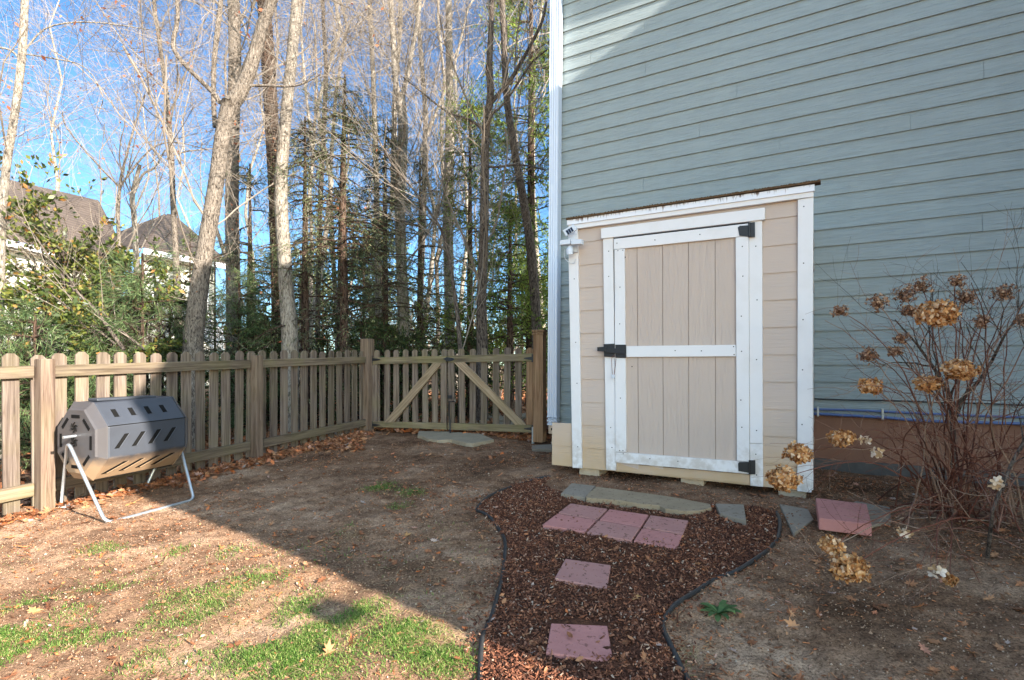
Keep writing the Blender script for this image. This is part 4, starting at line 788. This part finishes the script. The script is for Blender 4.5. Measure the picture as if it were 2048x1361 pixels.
mb = MB(); A = np.stack([tr_, tr2, tr3]); Rr = np.stack([r_, r_*.6, r_*.4]); mb.tubes(A, Rr, 8, False); B0, BR_ = grow(A, Rr, 10, (.3, 1), (.3, .8), (20, 55), 7, .12, .05, .5); mb.tubes(B0, BR_, 5, False); C1, CR_ = grow(B0, BR_, 6, (.2, 1), (.1, .4), (25, 60), 5, .12, .04, .6); mb.tubes(C1, np.maximum(CR_, .0008), 3, False)
mb.build('branches', M['barkm'], gs)
# ------------------------------------------------------------------ trees
def trunkpath(px, Z, rad, top=None, Zs=None):
    """px list of (x,y,width px); continues to the ground"""
    pts = [P(x, y, Z) for x, y, w_ in px]; rr = [w_/2/F*Z*.93/math.hypot(1, T(x)) for x, y, w_ in px]; b_ = pts[-1]; g_ = float(gz(b_[0], b_[1]))
    pts.append(np.array([b_[0], b_[1], g_-.15])); rr.append(rr[-1]*1.15)
    pts = pts[::-1]; rr = rr[::-1]
    if top:   # extend upward
        d = (pts[-1]-pts[-2]); d /= np.linalg.norm(d); d = d*.8+np.array([0, 0, .4]); d /= np.linalg.norm(d)
        for i in range(4): pts.append(pts[-1]+d*top/4); rr.append(rr[-1]*.72)
    p_ = smooth(pts, 3); r_ = np.interp(np.linspace(0, len(rr)-1, len(p_)), np.arange(len(rr)), rr); return p_, r_
def resamp(p_, r_, n=24):
    s_ = np.concatenate([[0], np.cumsum(np.linalg.norm(np.diff(p_, axis=0), axis=1))]); q = np.linspace(0, s_[-1], n); return np.stack([np.interp(q, s_, p_[:, i]) for i in range(3)], 1), np.interp(q, s_, r_)
def clear(A, B):
    u = (A[..., 0]-C0[0])*U[0]+(A[..., 1]-C0[1])*U[1]; l = (A[..., 0]-C0[0])*N[0]+(A[..., 1]-C0[1])*N[1]
    k_ = ~((u > -.3) & (l > -2.9) & (l < .3)).any(1); return A[k_], B[k_]
def bare(name, label, limbs, bark, per=(10, 6, 5, 3), L=((1.2, 3.0), (.6, 1.4), (.3, .8), (.12, .35)), t0=.45, group=None, rust=0, cat='tree', kid='crown', ang=(30, 65), up=.06, twig='twig'):
    b_ = limbs[0][0][0]; t = thing(name, label, cat, b_, group); mb = MB()
    Ls = [resamp(p_, r_) for p_, r_ in limbs]
    for p_, r_ in limbs: mb.tubes(p_, r_, 12)
    mb.build('trunk', M[bark], t, smooth=True)
    A = np.stack([l_[0] for l_ in Ls]); AR_ = np.stack([l_[1] for l_ in Ls]); mb = MB()
    B, BR2 = grow(A, AR_, per[0], (t0, 1), L[0], ang, 8, .12, up, .42); BR2 = np.clip(BR2, .003, .014)*R.uniform(.5, 1, (len(BR2), 1)); B, BR2 = clear(B, BR2); mb.tubes(B, BR2, 5, False)
    C, CR2 = grow(B, BR2, per[1], (.2, 1), L[1], (25, 60), 6, .13, up*.8, .55); C, CR2 = clear(C, CR2); mb.tubes(C, np.maximum(CR2, .0018), 4, False)
    D, DR2 = grow(C, CR2, per[2], (.2, 1), L[2], (25, 60), 5, .14, up*.6, .6); D, DR2 = clear(D, DR2); mb.tubes(D, np.maximum(DR2, .0016), 3, False)
    if per[3]:
        E, ER2 = grow(D, DR2, per[3], (.2, 1), L[3], (25, 60), 4, .15, up*.4, .7); E, ER2 = clear(E, ER2); mb.tubes(E, np.maximum(ER2, .0012), 3, False)
    else: E = D
    mb.build('crown', M[twig], t)
    if rust:
        pts = E[:, -1]; pts = pts[R.random(len(pts)) < rust]; cl = fbm(pts[:, 0]*1.2, pts[:, 2]*1.2, 2, 77); pts = pts[cl > .4]; mb = MB(); n = len(pts)
        if n: lf(mb, pts, .05, .03); mb.build('dead_leaves', M['rust'], t)
    return t
def lf(mb, p_, ln, wd, dirs=None, droop=0.0):
    n = len(p_); d = R.normal(0, 1, (n, 3)) if dirs is None else dirs; d = d+np.array([0, 0, -droop]); d /= np.linalg.norm(d, axis=1, keepdims=True); rv = R.normal(0, 1, (n, 3)); s_ = np.cross(d, rv); s_ /= np.linalg.norm(s_, axis=1, keepdims=True)
    l_ = (ln*R.uniform(.6, 1.3, n))[:, None]; w_ = (wd*R.uniform(.7, 1.2, n))[:, None]/2
    v = np.stack([p_, p_+d*l_*.5+s_*w_, p_+d*l_, p_+d*l_*.5-s_*w_], 1); mb.add(v.reshape(-1, 3), np.array([[0, 1, 2, 3]])+(np.arange(n)*4)[:, None]); return mb
def along(Pb, per, jit):
    m_, n, _ = Pb.shape; k_ = m_*per; pid = np.repeat(np.arange(m_), per); t_ = R.random(k_)*(n-1); i = np.clip(t_.astype(int), 0, n-2); f = (t_-i)[:, None]
    q = Pb[pid, i]*(1-f)+Pb[pid, i+1]*f; d = Pb[pid, i+1]-Pb[pid, i]; d /= np.linalg.norm(d, axis=1, keepdims=True)+1e-9; return q+R.normal(0, jit, (k_, 3)), d
def evergreen(name, label, base, H, rad, z0, fol, bark='barkd', nb=60, per=7, lv=14, leaf=(.08, .03), droop=-.05, group=None, cat='evergreen tree', tr=.09, shape=1.0, lean=(0, 0), path=None):
    t = thing(name, label, cat, base, group); base = np.array(base, float)
    if path is None: p_ = np.array([base+np.array([lean[0]*s_, lean[1]*s_, H*s_-.1]) for s_ in np.linspace(0, 1, 12)]); r_ = np.linspace(tr, .012, 12)
    else: p_, r_ = path
    MB().tubes(p_, r_, 8).build('trunk', M[bark], t, smooth=True)
    s_ = np.sort(R.uniform(z0/H, .99, nb)); ctr = np.stack([np.interp(s_, np.linspace(0, 1, len(p_)), p_[:, i]) for i in range(3)], 1)
    a = R.uniform(0, 2*np.pi, nb); rel = (s_-z0/H)/(1-z0/H); ln = rad*(1-rel**shape)*R.uniform(.6, 1.1, nb)+.15; n = 8
    d = np.stack([np.cos(a), np.sin(a), R.uniform(.0, .35, nb)], -1); out = [ctr]
    for j in range(n-1):
        d = d+R.normal(0, .07, d.shape)+np.array([0, 0, droop]); d /= np.linalg.norm(d, axis=1, keepdims=True); out.append(out[-1]+d*(ln/(n-1))[:, None])
    B = np.stack(out, 1); BR2 = np.linspace(.014, .004, n)[None]*np.ones((nb, 1)); B, BR2 = clear(B, BR2); mb = MB(); mb.tubes(B, BR2, 4, False)
    C, CR2 = grow(B, BR2, per, (.15, 1), (.2*rad, .45*rad), (30, 70), 5, .1, droop*.8, .5); mb.tubes(C, np.maximum(CR2, .0015), 3, False); mb.build('limbs', M[bark], t)
    q, dd = along(C, lv, .015); q2, d2 = along(B, lv, .02); q = np.vstack([q, q2]); dd = np.vstack([dd, d2]); dd = dd+R.normal(0, .55, dd.shape); mb = MB(); lf(mb, q, leaf[0], leaf[1], dd, .25)
    mb.build('crown', M[fol], t); return t
TP = trunkpath
def limb(pts, ws, Z, dz=None):
    p_ = np.array([P(x, y, Z+(dz[i] if dz else 0)) for i, (x, y) in enumerate(pts)]); r_ = np.array([w_/2/F*Z*.93/math.hypot(1, T(q_[0])) for w_, q_ in zip(ws, pts)]); q = smooth(p_, 3); return q, np.interp(np.linspace(0, len(r_)-1, len(q)), np.arange(len(r_)), r_)
# 1 the forked trunk in front
Z1 = 6.6
main = TP([(462, 205, 40), (447, 260, 34), (436, 340, 34), (424, 420, 36), (410, 500, 38), (398, 580, 41), (390, 650, 44), (386, 700, 46)], Z1, 0)
bare('forked_tree', 'nearest big forked tree, pale above and shaded below, behind the fence', [main,
    limb([(462, 210), (480, 185), (498, 145), (512, 100), (527, 45), (545, -5), (570, -120), (590, -300)], [36, 34, 30, 28, 26, 25, 20, 12], Z1),
    limb([(440, 205), (425, 185), (395, 155), (368, 128), (348, 100), (347, 80), (355, 40), (354, 0), (350, -120), (330, -280)], [12, 12, 11, 11, 10, 10, 10, 9, 7, 4], Z1, [0, 0, -.05, -.1, -.1, -.1, -.1, -.1, -.1, -.1]),
    limb([(430, 255), (427, 200), (428, 130), (434, 70), (442, 0), (452, -140)], [11, 11, 11, 12, 11, 7], Z1+.2),
    limb([(490, 180), (503, 172), (540, 172), (580, 173), (610, 166), (640, 150)], [8, 7, 6, 5, 4, 2], Z1)], 'bark', (5, 4, 4, 3), t0=.5, ang=(35, 70))
bare('left_edge_tree', 'mottled trunk at the far left edge of the yard view, leaning slightly right', [TP([(60, -250, 12), (52, -60, 17), (48, 40, 19), (44, 110, 20), (36, 180, 20), (26, 250, 20), (12, 340, 21), (4, 440, 22), (0, 560, 23), (-4, 700, 24)], 6.0, 0), limb([(45, 125), (20, 100), (-20, 92), (-60, 70)], [7, 6, 5, 3], 6.0), limb([(50, 100), (90, 58), (150, 45), (220, 48), (300, 60)], [5, 4, 4, 3, 2], 6.0), limb([(45, 108), (110, 118), (170, 135), (205, 190), (196, 230)], [4, 4, 3, 3, 2], 6.0)], 'barkp', (5, 5, 5, 3), t0=.45, rust=.3)
bare('straight_tree', 'straight tan trunk just right of the forked tree', [TP([(462, -280, 16), (464, -60, 25), (467, 0, 27), (470, 120, 28), (466, 260, 29), (464, 400, 30), (466, 540, 32), (468, 690, 35)], 8.6, 0)], 'bark', (18, 5, 5, 3), t0=.55)
bare('dark_barked_tree', 'dark deeply furrowed trunk between two pale trunks', [TP([(518, -300, 15), (520, -60, 27), (527, 0, 29), (534, 90, 31), (541, 200, 31), (546, 300, 30), (551, 400, 30), (556, 550, 32), (560, 690, 34)], 9.2, 0)], 'barkd', (16, 5, 5, 3), t0=.55)
bare('pale_tree', 'tall pale trunk rising right of the dark furrowed trunk', [TP([(606, -300, 14), (600, -80, 20), (594, 0, 23), (585, 100, 24), (576, 190, 25), (566, 300, 27), (562, 400, 29), (569, 520, 31), (575, 610, 34), (580, 690, 38)], 7.6, 0), limb([(585, 175), (560, 165), (520, 172)], [5, 4, 3], 7.6)], 'barkp', (14, 6, 5, 3), t0=.4)
bare('slender_tree', 'slender leaning lit trunk rising left of the forked tree', [TP([(300, -200, 5), (308, 0, 9), (316, 60, 10), (325, 130, 10), (334, 200, 11), (342, 300, 12), (346, 400, 13), (352, 520, 15), (358, 690, 20)], 8.0, 0)], 'bark', (14, 5, 5, 3), t0=.35, rust=.3, ang=(30, 70))
bare('slender_tree', 'thin crooked trunk passing before the neighbouring roof', [TP([(290, 190, 4), (270, 250, 5), (248, 330, 6), (240, 370, 8), (236, 440, 9), (240, 520, 10), (236, 600, 11), (232, 690, 12)], 7.0, .01), limb([(240, 375), (205, 340), (160, 290), (130, 250), (125, 225)], [6, 5, 4, 4, 3], 7.0), limb([(242, 370), (300, 300), (350, 285), (415, 300)], [5, 4, 3, 2], 7.0)], 'bark', (7, 5, 5, 3), t0=.4, rust=.5)
bare('slender_tree', 'pinkish slim trunk standing in front of the second roof peak', [TP([(280, 330, 8), (265, 390, 12), (268, 430, 13), (272, 500, 14), (278, 600, 15), (280, 690, 16)], 12, 0), limb([(265, 395), (285, 350), (310, 335), (330, 300)], [7, 6, 5, 3], 12)], 'barkp', (8, 5, 4, 3), t0=.5)
bare('twin_stemmed_tree', 'tall tree splitting into two pale stems in the middle of the woods', [TP([(800, 190, 20), (806, 250, 22), (803, 330, 23), (800, 420, 23), (804, 560, 24), (808, 690, 26)], 9.5, 0), limb([(798, 210), (790, 150), (787, 90), (782, 0), (778, -150)], [14, 13, 12, 11, 6], 9.5), limb([(803, 200), (815, 150), (826, 90), (838, 20), (850, -140)], [12, 11, 10, 9, 5], 9.5), limb([(785, 420), (788, 300), (790, 180), (800, 60), (805, -140)], [14, 13, 11, 9, 5], 10)], 'barkp', (14, 6, 5, 3), t0=.2, ang=(25, 60))
bare('pale_tree', 'chalky upright trunk left of the branching grey tree', [TP([(896, -220, 9), (897, 0, 14), (899, 130, 16), (900, 240, 19), (898, 340, 22), (896, 440, 22), (898, 560, 22), (900, 690, 22)], 12, 0)], 'barkp', (15, 6, 5, 3), t0=.3, ang=(20, 50))
bare('branching_tree', 'mottled grey trunk with a long rising branch, nearest the gate', [TP([(978, 130, 15), (981, 190, 16), (974, 240, 17), (970, 300, 18), (969, 400, 19), (967, 500, 20), (963, 600, 21), (964, 695, 24)], 8.2, 0), limb([(978, 140), (982, 60), (984, 0), (990, -160)], [14, 12, 11, 6], 8.2), limb([(975, 215), (1000, 185), (1018, 165), (1045, 120), (1072, 70), (1088, 30), (1098, -40)], [10, 9, 9, 8, 7, 6, 5], 8.2), limb([(968, 262), (940, 240), (895, 225), (850, 190), (800, 150)], [6, 5, 4, 4, 2], 8.2), limb([(974, 235), (1010, 205), (1060, 130), (1094, 100)], [6, 5, 4, 3], 8.0), limb([(965, 330), (990, 335), (1040, 330), (1090, 340)], [6, 5, 4, 3], 8.2)], 'barkm', (9, 5, 5, 3), t0=.35)
bare('leaning_tree', 'dark trunk leaning left by the downspout in front of the bright evergreen', [TP([(995, -200, 8), (1003, -20, 12), (1008, 80, 13), (1012, 180, 14), (1022, 260, 16), (1036, 340, 17), (1050, 420, 18), (1062, 500, 20), (1070, 600, 21), (1074, 690, 22)], 9.0, 0)], 'barkm', (14, 5, 5, 3), t0=.5)
bare('slender_tree', 'thin dark sapling forking low before the branching grey tree', [TP([(820, 370, 4), (870, 440, 6), (890, 480, 7), (905, 560, 8), (920, 690, 10)], 7.9, 0), limb([(820, 372), (780, 320), (740, 250), (700, 190)], [4, 4, 3, 2], 7.9), limb([(872, 440), (890, 380), (912, 320)], [3, 3, 2], 7.9)], 'barkm', (10, 5, 5, 3), t0=.3)
bare('slender_tree', 'thin straight trunk near the left of the drooping hemlock', [TP([(640, -100, 7), (650, 100, 9), (652, 160, 10), (640, 420, 11), (635, 690, 12)], 10.5, 0)], 'barkm', (13, 6, 5, 3), t0=.35)
bare('slender_tree', 'slim bare trunk between hemlock and twin-stemmed tree', [TP([(735, -100, 8), (742, 60, 10), (748, 200, 11), (752, 340, 13), (755, 500, 14), (757, 690, 15)], 11, 0)], 'barkp', (13, 6, 5, 3), t0=.35)
bare('fallen_limb_tree', 'thin arching limb slanting down across the left greenery', [limb([(248, 700), (190, 620), (170, 600), (130, 560), (95, 510), (60, 460), (5, 410)], [9, 8, 7, 6, 5, 4, 3], 5.9), limb([(232, 690), (170, 640), (130, 610), (90, 580), (50, 560)], [6, 5, 4, 3, 2], 5.9), limb([(290, 700), (240, 660), (205, 625)], [7, 6, 5], 6.0)], 'barkm', (5, 4, 4, 2), t0=.2)
# evergreens
def gb(x, Z): X_ = T(x)*Z; return (X_, Z, float(gz(X_, Z)))
b_ = gb(686, 8.3); pth = TP([(690, 150, 5), (688, 250, 9), (686, 350, 14), (686, 450, 16), (688, 560, 18), (688, 690, 20)], 8.3, 0)
evergreen('drooping_hemlock', 'sparse drooping hemlock with slender dark trunk left of mid woods', b_, 5.6, 1.3, 1.2, 'hemlock', nb=110, per=6, lv=26, leaf=(.05, .009), droop=-.10, path=pth, shape=1.6)
evergreen('drooping_hemlock', 'grey green hemlock hanging over the two pale trunks left of centre', gb(610, 8.0), 4.8, 1.2, .6, 'hemlock', nb=70, per=6, lv=26, leaf=(.05, .009), droop=-.12, shape=1.4)
evergreen('drooping_hemlock', 'light green hemlock between the forked tree and the pale trunk', gb(500, 8.8), 4.4, 1.0, .4, 'hemlock', nb=46, per=6, lv=26, leaf=(.05, .009), droop=-.1, shape=1.4)
evergreen('drooping_hemlock', 'dark hemlock directly behind the corner fence post', gb(770, 9.3), 5.2, 1.4, .5, 'hemlock', nb=95, per=6, lv=26, leaf=(.05, .009), droop=-.1, shape=1.2)
evergreen('drooping_hemlock', 'shadowy hemlock behind the left gate leaf', gb(840, 10.0), 4.9, 1.5, .4, 'hemlock', nb=90, per=6, lv=26, leaf=(.05, .009), droop=-.08, shape=1.3)
evergreen('bright_evergreen', 'tall bright yellow green evergreen filling the view beside the downspout', gb(1062, 11.0), 11.0, 1.55, 1.0, 'cypress', nb=150, per=9, lv=22, leaf=(.09, .024), droop=-.03, shape=1.8, tr=.12)
evergreen('bright_evergreen', 'lower green evergreen with layered boughs behind the branching grey tree', gb(940, 10.6), 6.3, 1.6, .6, 'cypress', nb=85, per=8, lv=20, leaf=(.07, .018), droop=-.05, shape=1.3)
evergreen('bright_evergreen', 'olive evergreen low behind the right gate leaf', gb(1020, 9.6), 3.9, 1.3, .3, 'cypress', nb=70, per=7, lv=18, leaf=(.07, .018), droop=-.06, shape=1.2)
for x, Z, H, r_, lb in ((722, 8.6, 1.75, .5, 'small dark conical evergreen left of the corner post'), (768, 8.4, 1.7, .55, 'rounded dark evergreen shrub right of the corner post'), (815, 8.8, 1.5, .55, 'dark evergreen shrub behind the left gate leaf pickets'), (938, 8.7, 1.35, .35, 'small dark evergreen tuft at the foot of the branching grey tree'), (655, 8.9, 1.5, .5, 'low dark evergreen shrub behind the fence left of the corner'), (520, 8.4, 1.6, .55, 'shaded green shrub behind the second fence post')):
    evergreen('evergreen_shrub', lb, gb(x, Z), H, r_, .02, 'arbor', nb=60, per=7, lv=12, leaf=(.055, .02), droop=.03, cat='shrub', tr=.03, shape=1.2)
for x, Z, H, r_, lb, f in ((70, 5.6, 1.75, .75, 'young feathery pine at the far left behind the fence', 'pine'), (190, 6.0, 1.6, .7, 'young feathery pine behind the sunlit pickets', 'pine'), (285, 6.4, 2.5, .85, 'taller young pine left of the forked tree', 'pine'), (340, 6.9, 2.1, .75, 'pale green young pine touching the forked trunk', 'pine'), (430, 10.5, 3.2, .9, 'pale pine before the cream wall right of the forked tree', 'pine'), (478, 7.8, 2.3, .7, 'small pine between the forked tree and the pale trunks', 'pine'), (380, 12.5, 4.2, 1.3, 'tall soft pine screening the cream wall behind the forked trunk', 'pine'), (545, 8.2, 3.0, .9, 'loose green pine in front of the dark furrowed trunk', 'pine')):
    evergreen('young_pine', lb, gb(x, Z), H, r_, .15, f, nb=38, per=6, lv=30, leaf=(.11, .006), droop=.03, tr=.03, shape=1.3, cat='pine')
# broadleaf holly
def broad(label, base, H, rad, n=1, name='broadleaf_shrub', mat='holly', lv=14, sz=(.07, .04)):
    base = np.array(base); t = thing(name, label, 'shrub', base); k_ = 7; A = []
    for i in range(k_):
        a = R.uniform(0, 6.28); e = base+np.array([math.cos(a)*rad*.5, math.sin(a)*rad*.5, H*R.uniform(.7, 1)]); A.append(curve(base, e, .1, 12, .03))
    A = np.stack(A); AR_ = np.broadcast_to(np.linspace(.02, .005, 12), A.shape[:2]); mb = MB(); mb.tubes(A, AR_, 6, False)
    B, BR2 = grow(A, AR_, 12, (.1, 1), (.3*rad, .8*rad), (35, 75), 7, .12, .02, .6); mb.tubes(B, BR2, 4, False); C, CR2 = grow(B, BR2, 6, (.1, 1), (.12, .35), (30, 70), 5, .12, 0, .6); mb.tubes(C, np.maximum(CR2, .0015), 3, False); mb.build('stems', M['barkm'], t)
    q, d = along(C, lv, .02); d = d+R.normal(0, .7, d.shape); keep = fbm(q[:, 0]*2.5+q[:, 1], q[:, 2]*2.5, 2, 51) > .34; mb = MB(); lf(mb, q[keep], sz[0], sz[1], d[keep]); mb.build('foliage', M[mat], t)
broad('tall yellow green broadleaf shrub in front of the neighbouring roof', gb(150, 7.0), 3.1, 1.1)
broad('airy yellow green shrub before the second roof peak', gb(255, 8.5), 3.0, 1.1)
broad('airy leafy shrub before the far left end of the neighbouring roof', gb(60, 8.0), 3.0, 1.1)
broad('dense yellow green shrub just behind the sunlit pickets', gb(215, 6.3), 1.6, .9)
broad('bright broadleaf shrub behind the fence at the far left', gb(30, 6.2), 1.6, .9)
broad('leafy shrub between the pines and the forked tree', gb(290, 6.8), 2.0, .9)
broad('glossy shrub rising above the left fence end', gb(95, 6.6), 2.1, 1.0)
broad('low green shrub at the foot of the forked tree', gb(330, 7.2), 1.5, .8)
broad('sparse yellowish bush lit behind the gate at right', gb(1000, 12.5), 2.2, 1.3)
broad('sparse yellowish bush behind the gap of the gate leaves', gb(885, 13), 2.0, 1.3)
broad('olive bush right of the white stair railing', gb(500, 9.5), 1.8, .9)
# background woods, copies of prototypes
def copy_tree(o, parent=None):
    c_ = o.copy(); COL.objects.link(c_); c_.parent = parent
    for ch in [x for x in scn.objects if x.parent == o]: copy_tree(ch, c_)
    return c_
protos = []
for i in range(5):
    H = 11+i*1.2; pts = np.array([[R.normal(0, .12)*j, R.normal(0, .12)*j, H*j/9-.15] for j in range(10)]); pts[:, :2] *= .35
    bpt = np.array([0., 0, 0]); t = bare('bare_tree', 'distant bare leafless trees in the woods behind', [(pts, np.linspace(.065, .012, 10))], 'barkp' if i % 2 else 'bark', (14, 5, 4, 2), ((1.0, 2.6), (.5, 1.2), (.3, .7), (.15, .4)), .3, 'distant bare trees', rust=.04 if i in (1, 3) else 0, up=.1, ang=(25, 55)); protos.append(t)
spots = []
for i in range(24):
    x = (i/24)*1130+R.uniform(-14, 14); Z = R.uniform(13, 34); spots.append((x, Z))
for i in range(5): spots.append((R.uniform(600, 1100), R.uniform(11.5, 20)))
for i, (x, Z) in enumerate(spots):
    if x < 430 and Z < 26: Z = Z*.5+26 if Z < 22 else Z+12
    X_ = T(x)*Z; o = protos[i % 5] if i < 5 else copy_tree(protos[i % 5])
    s_ = R.uniform(.85, 1.25)*(1+.012*Z); 
    if i < 5:
        for ch in o.children: ch.matrix_parent_inverse = Matrix.Identity(4)
    else:
        for ch in o.children: ch.matrix_parent_inverse = Matrix.Identity(4)
    if x < 430: s_ *= .95
    o.location = (X_, Z, float(gz(X_, Z))); o.rotation_euler = (R.normal(0, .02), R.normal(0, .02), R.uniform(0, 6.28)); o.scale = (s_, s_, s_*R.uniform(.9, 1.1))
pe = None
for i in range(11):
    x = R.uniform(560, 1110); Z = R.uniform(13, 24); X_ = T(x)*Z
    if i < 2: pe = evergreen('woodland_evergreen', 'dim evergreens massed low in the distant woods', (0, 0, 0), 5.5+i, 1.7, .2, 'arbor' if i else 'hemlock', nb=60, per=6, lv=8, leaf=(.16, .06), droop=-.05, group='distant evergreens', shape=1.2); (pes := [pe]) if i == 0 else pes.append(pe); o = pe
    else: o = copy_tree(pes[i % 2])
    for ch in o.children: ch.matrix_parent_inverse = Matrix.Identity(4)
    s_ = R.uniform(.6, 1.05); o.location = (X_, Z, float(gz(X_, Z))); o.rotation_euler = (0, 0, R.uniform(0, 6.28)); o.scale = (s_, s_, s_)
# far wood: one mass of thin stems and twigs at the horizon
n = 420; a = R.uniform(-1.6, 1.05, n); rr = R.uniform(45, 90, n); bx, by = a*rr, rr; ht = R.uniform(3, 9, n); pts = np.stack([np.column_stack([bx+R.normal(0, .3, n)*j, by, .2+ht*j/4]) for j in range(5)], 1)
rd = np.linspace(.16, .03, 5)[None]*np.ones((n, 1)); mb = MB(); mb.tubes(pts, rd, 4, False); B, BR2 = grow(pts, rd, 9, (.2, 1), (1.5, 4), (20, 60), 4, .12, .1, .4); mb.tubes(B, np.maximum(BR2, .02), 3, False); C, CR2 = grow(B, BR2, 3, (.2, 1), (.8, 2), (20, 60), 3, .12, .1, .6); mb.tubes(C, np.maximum(CR2, .012), 3, False)
tag(mb.build('far_woods', M['bark']), kind='stuff')
# ------------------------------------------------------------------ neighbouring house
nh = thing('neighbour_house', 'cream house with brown shingled roof behind the trees at far left', 'house', (-15, 22, .5))

def atz(x, y, z): Z = (z-EYE)*F/(HY-y); return P(x, y, Z)
def slabq(name, q, th, m): return MB().poly([np.array(v, float) for v in q], th).build(name, M[m], nh)
ZE, ZR = 5.81, 9.4
for (ea, eb, ra, rb_) in ((atz(-260, 419, ZE), atz(262, 533, ZE), atz(-260, 301, ZR), atz(195, 405, ZR)), (atz(288, 496, ZE), atz(455, 528, ZE), atz(333, 432, 8.4), atz(346, 434, 8.4))):
    d = eb-ea; d[2] = 0; d /= np.linalg.norm(d); nb_ = np.array([-d[1], d[0], 0]); back = nb_*7
    slabq('roof', [ea, eb, rb_, ra], (0, .05, .12), 'shingle'); slabq('roof', [eb, eb+back, rb_], (.05, 0, .1), 'shingle'); slabq('roof', [ea, ra, ea+back], (-.05, 0, .1), 'shingle')
    lo = np.array([0, 0, .26]); MB().poly([ea-lo-nb_*.06, eb-lo-nb_*.06, eb-nb_*.06-[0, 0, .03], ea-nb_*.06-[0, 0, .03]], nb_*.1).build('gutter', M['white'], nh)
    wa, wb = ea+nb_*.5+d*.3, eb+nb_*.5-d*.3; slabq('wall', [(wa[0], wa[1], 0), (wb[0], wb[1], 0), (wb[0], wb[1], ZE-.1), (wa[0], wa[1], ZE-.1)], nb_*.2, 'cream'); slabq('wall', [(wb[0], wb[1], 0), (*(wb+nb_*6)[:2], 0), (*(wb+nb_*6)[:2], ZE-.1), (wb[0], wb[1], ZE-.1)], -d*.2, 'cream')
    L_ = np.linalg.norm((wb-wa)[:2]); k_ = max(2, int(L_/3.2))
    for i in range(k_):
        c_ = wa+(wb-wa)*(i+.5)/k_-nb_*.03; a, b_ = c_-d*.5, c_+d*.5
        f = MB().poly([(a[0], a[1], 2.9), (b_[0], b_[1], 2.9), (b_[0], b_[1], 4.6), (a[0], a[1], 4.6)], nb_*.06).build('window', M['white'], nh)
        a, b_ = a+d*.09-nb_*.01, b_-d*.09-nb_*.01; MB().poly([(a[0], a[1], 2.99), (b_[0], b_[1], 2.99), (b_[0], b_[1], 4.51), (a[0], a[1], 4.51)], nb_*.03).build('pane', M['glass'], f)
def railing(label, x0, y0, x1, y1, hpx, Z, n, m):
    t = thing('stair_railing' if m == 'white' else 'deck_railing', label, 'railing', P((x0+x1)/2, (y0+y1)/2+hpx, Z)); a, c_ = P(x0, y0, Z), P(x1, y1, Z); h = hpx/F*Z
    MB().tubes(np.array([a, c_]), .05, 6).build('top_rail', M[m], t); MB().tubes(np.array([a-[0, 0, h], c_-[0, 0, h]]), .05, 6).build('bottom_rail', M[m], t)
    for i in range(n):
        q = a+(c_-a)*i/(n-1); MB().tubes(np.array([q-[0, 0, h], q]), .03, 5).build('baluster', M[m], t)
railing('white stair railing sloping down right of the forked trunk', 408, 632, 446, 668, 46, 16, 9, 'white')
railing('white deck railing behind the pines left of the forked trunk', 300, 608, 372, 608, 32, 17, 16, 'white')
railing('black deck railing at the far left by the cream wall', -20, 578, 58, 576, 32, 17, 16, 'iron')
